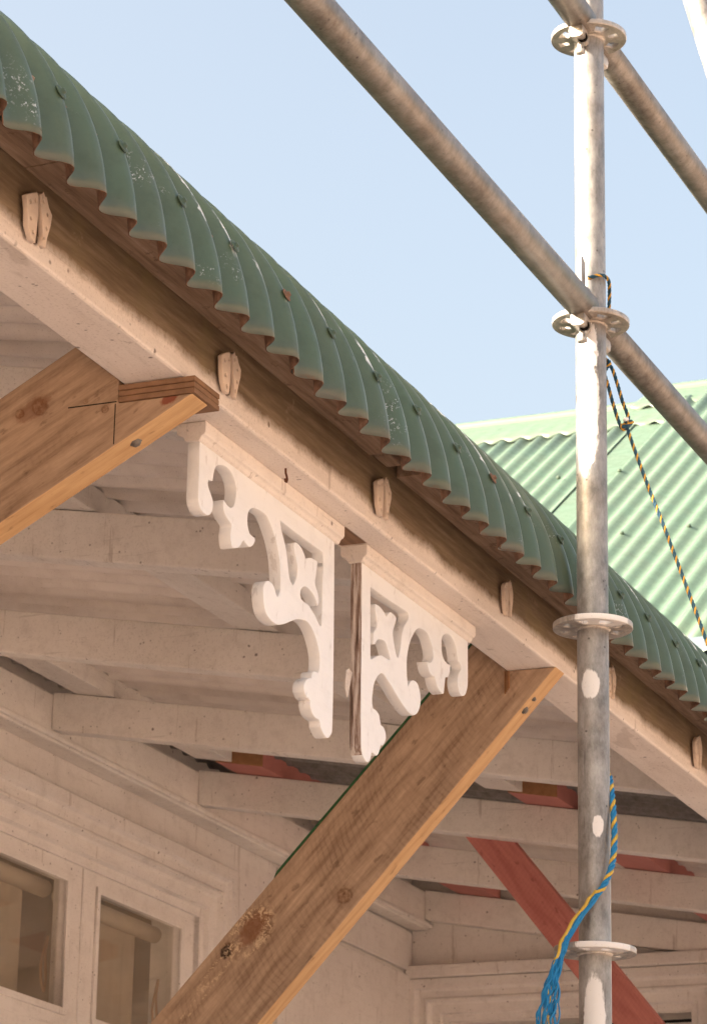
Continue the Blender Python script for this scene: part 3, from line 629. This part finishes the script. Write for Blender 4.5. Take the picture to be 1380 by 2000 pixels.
# ================================================================ fretwork brackets
def bracket(name, out, hole, x0, x1, label, bare):
    t = thing(name, ((x0 + x1) / 2, 1.6585, 2.67), label, 'bracket', 'fretwork brackets under the veranda beam')
    p = plate('fretwork_panel', out, [hole], .0175, [M['white'], M['bare_edge']], XZ(1.6588), t, .0009, 4)
    if bare:
        for f in p.data.polygons:
            if f.normal.x < -.7 and (f.center.x + t.location.x) < x0 + .02: f.material_index = 1
    ra = [(1.640, 2.9785), (1.640, 2.964), (1.642, 2.961), (1.6455, 2.959), (1.6475, 2.954), (1.6495, 2.9525), (1.6675, 2.9525), (1.670, 2.954), (1.672, 2.959), (1.676, 2.961), (1.6815, 2.964), (1.6815, 2.9785)]
    prism_x('top_rail', ra, x0 - .004, x1 + .006, M['cream'], t, .0012)
    return t
LB_OUT = [(3.4245,2.9554),(3.4253,2.9093),(3.4252,2.8840),(3.4270,2.8719),(3.4335,2.8650),(3.4439,2.8619),(3.4560,2.8625),(3.4657,2.8688),(3.4701,2.8765),(3.4698,2.8855),(3.4639,2.8928),(3.4561,2.8993),(3.4528,2.9046),(3.4536,2.9104),(3.4665,2.9127),(3.4697,2.9256),(3.4752,2.9348),(3.4851,2.9408),(3.4994,2.9446),(3.5141,2.9448),(3.5270,2.9407),(3.5370,2.9318),(3.5402,2.9227),(3.5384,2.9110),(3.5333,2.9001),(3.5240,2.8950),(3.5135,2.8948),(3.5062,2.8971),(3.5015,2.8983),(3.5013,2.8900),(3.5052,2.8821),(3.5148,2.8768),(3.5255,2.8738),(3.5286,2.8711),(3.5261,2.8593),(3.5286,2.8472),(3.5332,2.8422),(3.5464,2.8458),(3.5566,2.8517),(3.5633,2.8596),(3.5686,2.8634),(3.5752,2.8605),(3.5860,2.8595),(3.5973,2.8653),(3.6033,2.8727),(3.6021,2.8770),(3.5956,2.8769),(3.5861,2.8777),(3.5809,2.8835),(3.5774,2.8917),(3.5780,2.9012),(3.5826,2.9092),(3.5930,2.9156),(3.6080,2.9190),(3.6233,2.9201),(3.6365,2.9195),(3.6480,2.9137),(3.6620,2.9029),(3.6740,2.8895),(3.6841,2.8717),(3.6883,2.8541),(3.6895,2.8356),(3.6889,2.8285),(3.6812,2.8178),(3.6755,2.8207),(3.6705,2.8270),(3.6626,2.8312),(3.6504,2.8313),(3.6400,2.8266),(3.6346,2.8179),(3.6343,2.8076),(3.6368,2.7968),(3.6426,2.7869),(3.6536,2.7811),(3.6689,2.7789),(3.6842,2.7796),(3.7054,2.7865),(3.7236,2.7948),(3.7420,2.8029),(3.7607,2.8084),(3.7797,2.8111),(3.7959,2.8077),(3.8093,2.7995),(3.8196,2.7891),(3.8274,2.7766),(3.8291,2.7639),(3.8273,2.7542),(3.8234,2.7492),(3.8153,2.7491),(3.8058,2.7462),(3.8022,2.7410),(3.8015,2.7363),(3.7904,2.7328),(3.7797,2.7254),(3.7760,2.7173),(3.7773,2.7112),(3.7856,2.7055),(3.7985,2.7036),(3.7981,2.6983),(3.8023,2.6916),(3.8090,2.6867),(3.8188,2.6840),(3.8301,2.6842),(3.8345,2.6813),(3.8354,2.6763),(3.8405,2.6724),(3.8488,2.6679),(3.8571,2.6659),(3.8652,2.6675),(3.8731,2.6738),(3.8770,2.6800),(3.8779,2.7092),(3.8775,2.7621),(3.8755,2.8418),(3.8729,2.9222),(3.8711,2.9592)]
LB_HOLE = [(3.6830,2.9264),(3.7539,2.9253),(3.8317,2.9256),(3.8340,2.9008),(3.8328,2.9103),(3.8329,2.8767),(3.8331,2.8433),(3.8326,2.8205),(3.8279,2.8172),(3.8212,2.8200),(3.8111,2.8264),(3.7978,2.8320),(3.7847,2.8362),(3.7686,2.8363),(3.7596,2.8376),(3.7561,2.8426),(3.7583,2.8498),(3.7675,2.8570),(3.7802,2.8594),(3.7965,2.8568),(3.8097,2.8513),(3.8167,2.8433),(3.8213,2.8493),(3.8203,2.8556),(3.8156,2.8636),(3.8088,2.8697),(3.8068,2.8758),(3.8094,2.8872),(3.8121,2.8987),(3.8136,2.9069),(3.8018,2.9069),(3.7878,2.9050),(3.7717,2.8989),(3.7644,2.9053),(3.7524,2.9114),(3.7385,2.9119),(3.7295,2.9086),(3.7324,2.8995),(3.7399,2.8884),(3.7451,2.8784),(3.7436,2.8646),(3.7373,2.8552),(3.7299,2.8481),(3.7234,2.8515),(3.7174,2.8589),(3.7080,2.8865),(3.6980,2.9025),(3.6882,2.9147)]
RB_OUT = [(3.9723,2.9569),(3.9749,2.8983),(3.9775,2.7997),(3.9771,2.7799),(3.9813,2.6865),(3.9859,2.6746),(3.9967,2.6675),(4.0072,2.6659),(4.0154,2.6702),(4.0201,2.6779),(4.0212,2.6830),(4.0275,2.6842),(4.0402,2.6834),(4.0485,2.6887),(4.0537,2.6973),(4.0552,2.7034),(4.0629,2.7036),(4.0704,2.7095),(4.0753,2.7173),(4.0741,2.7253),(4.0661,2.7316),(4.0553,2.7323),(4.0521,2.7381),(4.0484,2.7454),(4.0375,2.7493),(4.0248,2.7494),(4.0214,2.7584),(4.0226,2.7719),(4.0263,2.7844),(4.0356,2.7968),(4.0502,2.8076),(4.0631,2.8098),(4.0763,2.8057),(4.0939,2.8002),(4.1118,2.7930),(4.1342,2.7853),(4.1567,2.7791),(4.1792,2.7776),(4.1971,2.7849),(4.2081,2.7971),(4.2109,2.8098),(4.2074,2.8209),(4.1980,2.8305),(4.1843,2.8321),(4.1708,2.8277),(4.1634,2.8207),(4.1608,2.8161),(4.1560,2.8264),(4.1532,2.8427),(4.1540,2.8600),(4.1602,2.8771),(4.1688,2.8915),(4.1754,2.8984),(4.1842,2.9078),(4.1977,2.9163),(4.2137,2.9194),(4.2299,2.9195),(4.2417,2.9157),(4.2512,2.9087),(4.2585,2.9002),(4.2611,2.8904),(4.2566,2.8822),(4.2474,2.8766),(4.2344,2.8746),(4.2359,2.8741),(4.2398,2.8673),(4.2478,2.8607),(4.2596,2.8586),(4.2689,2.8602),(4.2714,2.8547),(4.2786,2.8479),(4.2882,2.8433),(4.3024,2.8418),(4.3071,2.8438),(4.3093,2.8540),(4.3123,2.8671),(4.3137,2.8713),(4.3232,2.8734),(4.3302,2.8806),(4.3339,2.8886),(4.3337,2.8965),(4.3227,2.8941),(4.3107,2.8957),(4.3010,2.9011),(4.2960,2.9103),(4.2957,2.9226),(4.2957,2.9243),(4.3003,2.9326),(4.3121,2.9394),(4.3289,2.9419),(4.3435,2.9391),(4.3558,2.9318),(4.3623,2.9210),(4.3660,2.9104),(4.3709,2.9099),(4.3807,2.9063),(4.3808,2.9010),(4.3712,2.8931),(4.3651,2.8808),(4.3667,2.8706),(4.3742,2.8619),(4.3865,2.8600),(4.3987,2.8646),(4.4074,2.8757),(4.4107,2.8873),(4.4100,2.9284),(4.4094,2.9589)]
RB_HOLE = [(4.0076,2.9261),(4.0239,2.9266),(4.0805,2.9268),(4.1517,2.9290),(4.1586,2.9257),(4.1544,2.9168),(4.1434,2.9068),(4.1349,2.8942),(4.1308,2.8828),(4.1289,2.8721),(4.1249,2.8608),(4.1186,2.8489),(4.1119,2.8522),(4.1049,2.8622),(4.0987,2.8740),(4.0975,2.8839),(4.1037,2.8958),(4.1099,2.9078),(4.1009,2.9104),(4.0855,2.9103),(4.0748,2.9039),(4.0705,2.8993),(4.0595,2.9038),(4.0441,2.9071),(4.0269,2.9064),(4.0273,2.8965),(4.0343,2.8833),(4.0347,2.8733),(4.0264,2.8660),(4.0224,2.8599),(4.0209,2.8436),(4.0293,2.8467),(4.0355,2.8534),(4.0482,2.8586),(4.0655,2.8599),(4.0767,2.8528),(4.0858,2.8435),(4.0882,2.8382),(4.0773,2.8370),(4.0664,2.8366),(4.0513,2.8356),(4.0322,2.8283),(4.0155,2.8197),(4.0119,2.8254)]
LB = bracket('fretwork_bracket', LB_OUT, LB_HOLE, 3.4235, 3.878, 'white scrolled fretwork bracket left of the post gap, nearer the notched prop', False)
RB = bracket('fretwork_bracket', RB_OUT, RB_HOLE, 3.972, 4.411, 'white scrolled fretwork bracket right of the gap, with bare weathered left edge', True)
rnd = random.Random(3); sv = []
for (dx, dy, dz) in ((0, 0, 0), (-.004, .006, .008), (-.012, .010, .004), (-.010, .012, -.03), (-.003, .008, -.045), (.0, .004, -.02)):
    sv.append((3.9745 + dx * .35, 1.662 + dy * .8, 2.79 + dz * .8))
sv += [(x + .002, y + .003, z + .001) for x, y, z in sv]
meshobj('splinter', sv, [tuple(range(6)), tuple(range(11, 5, -1))] + [(i, (i + 1) % 6, 6 + (i + 1) % 6, 6 + i) for i in range(6)], M['cream'], RB)
# pale unpainted strip of soffit timber where the post stood
# ================================================================ props
def unit(a, b):
    v = Vector((0, b[0] - a[0], b[1] - a[1])).normalized(); return tuple(v)
# notched prop on the left
uL = unit((1.585, 2.955), (1.846, 2.814)); nL = (0, uL[2], -uL[1]); vL = tuple(-q for q in nL)
DK, LT = (0.24, 0.155, 0.10), (0.53, 0.375, 0.255)
def uv(o, u, v, y, z): d = Vector((0, y - o[1], z - o[2])); return d.dot(Vector(u)), d.dot(Vector(v))
oL = (3.264, 1.585, 2.955)
kn = [uv(oL, uL, vL, 1.798, 2.963) + (.011, .9), uv(oL, uL, vL, 1.826, 2.957) + (.006, .9), uv(oL, uL, vL, 1.705, 2.948) + (.0045, .85), uv(oL, uL, vL, 1.733, 2.962) + (.0035, .5)]
rsn = [uv(oL, uL, vL, 1.806, 2.961) + (.030, .013, (0.20, 0.085, 0.04), .5), uv(oL, uL, vL, 1.617, 2.951) + (.014, .007, (0.22, 0.05, 0.025), .85)]
M['wood_l'] = mat_wood('rough_sawn_pine', oL, uL, vL, (1, 0, 0), DK, LT, kn, .10, None, rsn, 42)
M['wood_edge_l'] = mat_wood('bounce_lit_pine_edge', oL, uL, (1, 0, 0), vL, (0.46, 0.27, 0.125), (0.66, 0.44, 0.235), (), 0, None, (), 50)  # lower edge coloured paler and warmer to carry light bounced off the ground
pl = thing('timber_prop', (3.288, 3.34, 2.02), 'flat-lying pine prop notched under the beam, knotty, at the left edge', 'prop', 'bare timber props holding up the beam')
low = lambda y: 2.955 - .5402 * (y - 1.585); upp = lambda y: 3.037 - .5436 * (y - 1.753)
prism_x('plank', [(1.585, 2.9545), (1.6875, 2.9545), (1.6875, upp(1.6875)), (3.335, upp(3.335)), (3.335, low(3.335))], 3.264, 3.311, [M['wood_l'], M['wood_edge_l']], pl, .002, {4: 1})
# saw overcuts at the notch
box('saw_cut', (3.2634, 1.6895, 2.9555), (3.2646, 1.757, 2.9568), M['dark_gap'], pl, 0)
box('saw_cut', (3.2634, 1.6905, 2.900), (3.2646, 1.6915, 2.9535), M['dark_gap'], pl, 0)
def bolt(parent, p, nrm, r=.0055):
    p = Vector(p); nrm = Vector(nrm)
    sweep('bolt_head', [p - nrm * .002, p + nrm * .001, p + nrm * .0012, p + nrm * .004, p + nrm * .0042], r, M['bolt'], parent, 6, radii=[r * 1.5, r * 1.5, r, r, r * .6])
bolt(pl, (3.287, 1.672, low(1.672)), (0, uL[2], -uL[1]))
pk = thing('plywood_packer', (3.30, 1.635, 2.955), 'dark layered plywood packer between the notched prop and the beam soffit', 'packer')
for q in range(3):
    z0 = 2.9550 + q * .0079
    box('ply_layer', (3.2625 + .0008 * (q == 1), 1.582 + .0006 * (q == 1), z0), (3.336, 1.6868, z0 + .0066), M['ply'], pk, .0008)
    if q < 2: box('glue_line', (3.2645, 1.5835, z0 + .0066), (3.334, 1.6855, z0 + .0079), M['ply_dark'], pk, 0)
# steep prop on the right
uR = unit((1.600, 2.975), (2.112, 2.419)); nR = (0, uR[2], -uR[1]); vR = tuple(-q for q in nR)
oR = (4.675, 1.600, 2.975)
kn = [uv(oR, uR, vR, 1.962, 2.622) + (.012, .9), uv(oR, uR, vR, 2.117, 2.582) + (.024, .8), uv(oR, uR, vR, 2.168, 2.545) + (.010, .9)]
rsn = [uv(oR, uR, vR, 2.122, 2.578) + (.040, .020, (0.22, 0.10, 0.05), .7), uv(oR, uR, vR, 2.172, 2.541) + (.013, .010, (0.035, 0.02, 0.015), .9)]
cru = [uv(oR, uR, vR, 2.130, 2.571) + (.046, .028, .95), uv(oR, uR, vR, 2.185, 2.515) + (.050, .010, .8), uv(oR, uR, vR, 2.222, 2.46) + (.055, .005, .75)]
M['wood_r'] = mat_wood('band_sawn_pine', oR, uR, vR, (1, 0, 0), (0.26, 0.170, 0.112), (0.57, 0.41, 0.285), kn, .34, vR, rsn, 34, cru)
M['wood_edge_r'] = mat_wood('bounce_lit_pine_edge', oR, uR, (1, 0, 0), vR, (0.46, 0.27, 0.125), (0.64, 0.42, 0.225), (), 0, None, (), 46)  # bounced ground light put into the steep prop's edge colour too
pr_ = thing('timber_prop', (4.698, 3.36, 1.06), 'steep pine prop with big crusty knot and green top edge, right of the brackets', 'prop', 'bare timber props holding up the beam')
lowR = lambda y: 2.975 - 1.0859 * (y - 1.600); uppR = lambda y: 2.955 - 1.0634 * (y - 1.812)
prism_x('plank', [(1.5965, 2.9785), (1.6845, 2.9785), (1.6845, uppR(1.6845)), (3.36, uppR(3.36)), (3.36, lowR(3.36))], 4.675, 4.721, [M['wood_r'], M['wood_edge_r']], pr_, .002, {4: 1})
prism_x('painted_edge', [(1.70, uppR(1.70) + .0003), (2.09, uppR(2.09) + .0003), (2.085, uppR(2.085) + .0062), (1.70, uppR(1.70) + .0062)], 4.6748, 4.7205, M['green_edge'], pr_, .001)
bolt(pr_, (4.692, 1.656, lowR(1.656)), (0, uR[2], -uR[1]), .005)
bolt(pr_, (4.690, 1.640, lowR(1.640)), (0, uR[2], -uR[1]), .003)
for q in range(4):
    box('splinter', (4.669, 1.676 + q * .0022, 2.948 - q * .003), (4.6745, 1.6768 + q * .0022, 2.977), M['red_end'], pr_, 0)
# red primed prop far back
ur = unit((2.628, 3.254), (2.348, 2.899))
M['wood_red'] = mat_wood('red_primed_pine', (7.02, 2.628, 3.254), ur, (0, -ur[2], ur[1]), (1, 0, 0), (0.41, 0.145, 0.125), (0.57, 0.235, 0.20), ((.21, .03, .004, .8),), .12, None, (), 30)
rp_ = thing('timber_prop', (7.06, .45, .02), 'red primed diagonal prop behind the lower scaffold pole', 'prop', 'bare timber props holding up the beam')
e0 = lambda y: 3.254 + (3.254 - 2.899) / (2.628 - 2.348) * (y - 2.628); e1 = lambda y: 3.231 + (3.231 - 2.783) / (2.501 - 2.14) * (y - 2.501)
yb0, yb1 = 2.628 - 3.2 / 1.268, 2.501 - 3.2 / 1.241
prism_x('plank', [(2.655, e0(2.655)), (2.53, e1(2.53)), (yb1, e1(yb1)), (yb0, e0(yb0))], 7.036, 7.082, M['wood_red'], rp_, .002)

# ================================================================ scaffold
PX, PY = 4.392, 1.440
M['galv_pole'] = mat_galv('galvanised_pole', ((4.368, 1.437, 2.856, .0145, .023, .22), (4.371, 1.427, 2.637, .0085, .017, .5), (4.369, 1.434, 2.352, .0170, .062, .28), (4.369, 1.440, 3.30, .020, .10, .5), (4.369, 1.440, 3.40, .018, .05, .6)), .33, .06)  # paint splashes, then larger pale patches higher on the pole
std = thing('scaffold_standard', (PX, PY, 0), 'upright galvanised scaffold pole splashed with white paint', 'scaffold pole')
n = 48
sweep('tube', [(PX, PY, .02), (PX, PY, 2.0), (PX, PY, 4.0), (PX, PY, 4.02)], .02415, M['galv_pole'], std, 40)
sweep('spigot', [(PX, PY, 4.0195), (PX, PY, 5.6)], .0222, M['galv_ledger'], std, 32)
box('base_plate', (PX - .075, PY - .075, .0), (PX + .075, PY + .075, .008), M['galv'], std, .002)
def sector(r0, r1, a, ha):
    o = []
    for i in range(5): t = a - ha + 2 * ha * i / 4; o.append((r1 * math.cos(t), r1 * math.sin(t)))
    hb = ha * .85
    for i in range(5): t = a + hb - 2 * hb * i / 4; o.append((r0 * math.cos(t), r0 * math.sin(t)))
    return o
for kz in range(-3, 4):
    z = 2.448 + .5 * kz
    spl = ()
    if kz in (0, 1): spl = ((PX - .052, PY - .036, z + .0048, .046, .03, .25), )
    m_ = mat_galv('galvanised_disc_painted', spl, .46, .2) if spl else M['galv_disc']
    hol = [circ(0, 0, .0236, 32)]
    for q in range(8):
        a = math.pi / 4 * q; hol.append(sector(.034, .050, a, .15 if q % 2 == 0 else .24))
    mt = Matrix.Translation((PX, PY, z + .0045)) @ Matrix.Rotation((.0, .03, -.02, .015, .0, .02, -.01)[kz + 3], 4, 'X')
    d = plate('rosette_disc', circ(0, 0, .0612, 72), hol, .009, m_, mt, std, .001, 1)
    sweep('weld_collar', [(PX, PY, z - .004), (PX, PY, z + .0005)], .0255, M['galv_disc'], std, 32, radii=[.0243, .0275])
def ledger(z, sgn, xfar, label):
    t = thing('scaffold_ledger', (PX + sgn * .03, PY, z), label, 'scaffold tube', 'horizontal scaffold ledgers along the eave')
    za = z + .019
    sweep('tube', [(PX + sgn * .033, PY, za), (PX + sgn * .4, PY, za), (PX + sgn * 1.2, PY, za), (xfar, PY, za)], .02415, M['galv_ledger'], t, 40)
    # cast head that grips the disc above and below
    a, b = sorted((PX + sgn * .0265, PX + sgn * .066))
    for (z0, z1, w0) in ((z + .0098, z + .044, .019), (z - .024, z - .0008, .0125)):
        sec = []; m_ = 10
        V = []; Fq = []
        for i, x in enumerate((a, a + (b - a) * .5, b)):
            ww = w0 * (.78 if (i == (0 if sgn > 0 else 2)) else 1.0)
            for j in range(m_):
                tt = 2 * math.pi * j / m_
                cy, cz = math.copysign(abs(math.cos(tt)) ** .6, math.cos(tt)), math.copysign(abs(math.sin(tt)) ** .6, math.sin(tt))
                V.append((x, PY + ww * cy, (z0 + z1) / 2 + (z1 - z0) / 2 * cz))
        for i in range(2):
            for j in range(m_): j2 = (j + 1) % m_; Fq.append((i * m_ + j, i * m_ + j2, (i + 1) * m_ + j2, (i + 1) * m_ + j))
        Fq += [tuple(range(m_))[::-1], tuple(range(2 * m_, 3 * m_))]
        meshobj('coupler_head', V, Fq, M['galv_disc'], t, smooth=False, bevel=.001)
    fdir = Vector((-.80, -.42, -.42)).normalized(); jc = Vector((PX + sgn * .040, PY, z - .0135)) + fdir * .0125
    if sgn < 0:
        sweep('jaw_socket', [jc, jc + fdir * .004, jc + fdir * .008], .0088, M['galv_disc'], t, 18, cap=False)
        sweep('jaw_shade_disc', [jc + fdir * .002, jc + fdir * .0035], .0082, M['dark_gap'], t, 18)  # near-black disc paints the shade inside the open socket
    xw = PX + sgn * .043
    w_ = [(xw - .0095, z + .098), (xw - .004, z + .101), (xw + .0095, z + .094), (xw + .0085, z + .01), (xw + .006, z - .042), (xw + .002, z - .046), (xw - .004, z - .043), (xw - .0085, z + .01)]
    w0 = prism_y('wedge_pin', w_, PY - .0032, PY + .0032, M['galv'], t, .001)
    sweep('wedge_rivet', [(xw, PY - .0065, z - .040), (xw, PY + .0065, z - .040)], .005, M['galv'], t, 10)
    return t
ledger(3.448, -1, 2.0, 'galvanised scaffold tube meeting the pole above the roof, crossing the open sky')
ledger(3.448, 1, 6.6, 'galvanised scaffold tube leaving the pole to the right, crossing the pale green roof')
ledger(3.948, -1, 2.0, 'short visible end of scaffold tube at the top edge, left of the pole')
ledger(3.948, 1, 6.6, 'galvanised scaffold tube to the right of the topmost disc, against the sky')
db = thing('scaffold_brace', (5.3, 1.44, 4.19), 'sunlit scaffold brace cutting the top right corner', 'scaffold tube')
bd = Vector((0, -.047, -.181)).normalized(); b0 = Vector((5.2, 1.49, 4.428))
sweep('tube', [b0 - bd * 1.3, b0 - bd * .3, b0, b0 + bd * .3, b0 + bd * .5], .02415, M['galv'], db, 32)
sweep('end_plate', [b0 + bd * .5, b0 + bd * .59], .018, M['galv_disc'], db, 16)

# ================================================================ ropes
def twisted(path, r, pitch, mats, parent, n_strand=3, npt=160, amp=None, fade=None):
    P = [Vector(p) for p in catmull(path, 14, False, 179)]
    L = [0]
    for i in range(1, len(P)): L.append(L[-1] + (P[i] - P[i - 1]).length)
    def at_(s):
        i = 0
        while i < len(L) - 2 and L[i + 1] < s: i += 1
        t = (s - L[i]) / max(L[i + 1] - L[i], 1e-9); return P[i].lerp(P[i + 1], min(max(t, 0), 1))
    T0 = (P[1] - P[0]).normalized(); a = T0.orthogonal().normalized(); pts = [[] for _ in range(n_strand)]
    for j in range(npt + 1):
        s = L[-1] * j / npt; p = at_(s); T = (at_(min(s + .002, L[-1])) - at_(max(s - .002, 0))).normalized()
        a = (a - T * a.dot(T)).normalized(); b = T.cross(a)
        for q in range(n_strand):
            th = 2 * math.pi * (s / pitch + q / n_strand); rr = r * (amp(s / L[-1]) if amp else 1)
            pts[q].append(p + (a * math.cos(th) + b * math.sin(th)) * rr)
    for q in range(n_strand): sweep('rope_strand', pts[q], r * (1.08 if n_strand == 3 else .98), mats[q], parent, 8)
rt = thing('tie_rope', (4.43, 1.41, 3.30), 'taut twisted yellow and teal rope tied to the scaffold pole', 'rope')
TR = [M['rope_gold'], M['rope_teal'], M['rope_teal']]
lo = [(4.371, 1.462, 3.514)]
for i in range(11):
    t = math.radians(165 - 24 * i); lo.append((PX + .0285 * math.cos(t + 2.2), PY + .0285 * math.sin(t + 2.2), 3.520 - .0012 * i - (.003 * max(0, i - 6) ** 1.5)))
twisted([(4.3680, 1.4362, 3.5200), (4.3700, 1.4150, 3.5222), (4.3930, 1.4105, 3.5217), (4.4165, 1.4165, 3.5084), (4.4250, 1.4200, 3.4900), (4.4318, 1.4226, 3.470)], .0015, .019, TR, rt, 3, 90)
twisted([(4.4300, 1.4400, 3.412), (4.4335, 1.4210, 3.392), (4.4361, 1.4123, 3.3663), (4.4397, 1.4037, 3.3319), (4.4431, 1.3957, 3.3063), (4.4418, 1.3988, 3.2951)], .0015, .019, TR, rt, 3, 130)
twisted([(4.4250, 1.4360, 3.40), (4.4302, 1.4265, 3.366), (4.4338, 1.4178, 3.329), (4.4374, 1.4092, 3.2974), (4.4399, 1.4033, 3.2864), (4.4430, 1.3950, 3.292), (4.4405, 1.3985, 3.300)], .0015, .019, TR, rt, 3, 150)
twisted([(4.4445, 1.3960, 3.300), (4.4400, 1.3890, 3.296), (4.4370, 1.4010, 3.288), (4.4430, 1.4040, 3.294), (4.4440, 1.3960, 3.300)], .0016, .019, TR, rt, 3, 80)
twisted([(4.432, 1.428, 3.404), (4.425, 1.420, 3.394), (4.422, 1.428, 3.381), (4.430, 1.432, 3.388), (4.434, 1.425, 3.400)], .0016, .019, TR, rt, 3, 80)
sweep('whipping', [(4.4380, 1.4020, 3.3025), (4.4395, 1.3985, 3.3010), (4.4410, 1.3950, 3.3030)], .0036, M['white'], rt, 8)
twisted([(4.4418, 1.3988, 3.2934), (4.4442, 1.3931, 3.2721), (4.4400, 1.3650, 3.190), (4.4362, 1.3344, 3.1067), (4.4105, 1.2664, 2.9205), (4.3933, 1.2299, 2.8209)], .0015, .019, TR, rt, 3, 420)
rf = thing('frayed_rope', (4.305, 1.482, 2.32), 'frayed bright blue and yellow rope end hanging down the pole', 'rope')
BR = [M['rope_yellow'], M['rope_blue'], M['rope_blue']]
top = [(4.4200, 1.4250, 2.7250), (4.4112, 1.4202, 2.7116), (4.4022, 1.4158, 2.6958), (4.3937, 1.4101, 2.6581), (4.3865, 1.4066, 2.6173), (4.3772, 1.408, 2.5767), (4.3667, 1.4175, 2.5444), (4.3600, 1.4290, 2.528)]
twisted(top, .0024, .029, BR, rf, 3, 260)
tail = [(4.3630, 1.4235, 2.5365), (4.3556, 1.4363, 2.5166), (4.3405, 1.4593, 2.477), (4.3252, 1.4701, 2.4407), (4.3113, 1.4773, 2.4011), (4.3042, 1.4812, 2.3628), (4.3019, 1.4868, 2.3181)]
rnd = random.Random(11)
def yarn(off, rad, mat, wav, ph, start=0.0, end=1.0, off0=0.0):
    Pm = catmull(tail, 16, False, 179); pts = []; n = len(Pm)
    ru = Vector((.386, -.922, 0)); fq = 30 + 22 * rnd.random(); fq2 = 9 + 8 * rnd.random(); dep = rnd.uniform(-.003, .003)
    for i, p in enumerate(Pm):
        t = i / (n - 1)
        if t < start or t > end: continue
        sp = max(0, (t - .28) / .72) ** 1.1; k2 = .0009 + .0012 * sp
        lat = off0 * (1 - sp) + off * sp + k2 * wav * math.sin(t * fq + ph) + .0022 * sp * math.sin(t * fq2 + ph * 2)
        pts.append(p + ru * lat + Vector((0, 0, k2 * .6 * math.cos(t * fq + ph))) - Vector((.92, .386, 0)) * (dep * sp + k2 * math.cos(t * fq * .9 + ph * 1.7)))
    if len(pts) > 3: sweep('yarn', pts, rad, mat, rf, 6)
yarn(-.006, .0028, M['rope_yellow'], 1.1, .4, 0, .56, -.0048)
yarn(.000, .0027, M['rope_blue'], .6, 1.4, 0, .50, .0008)
yarn(.004, .0027, M['rope_blue'], .6, 3.4, 0, .50, .0040)
for q in range(20):
    o_ = -.017 + .034 * q / 19 + rnd.uniform(-.002, .002)
    yarn(o_, rnd.uniform(.0011, .0018), M['rope_yellow'] if q in (4, 11) else M['rope_blue'], rnd.uniform(.7, 1.5), rnd.uniform(0, 6.28), rnd.uniform(.18, .40), rnd.choice((1, 1, 1, .97, .9)), rnd.uniform(-.004, .005))
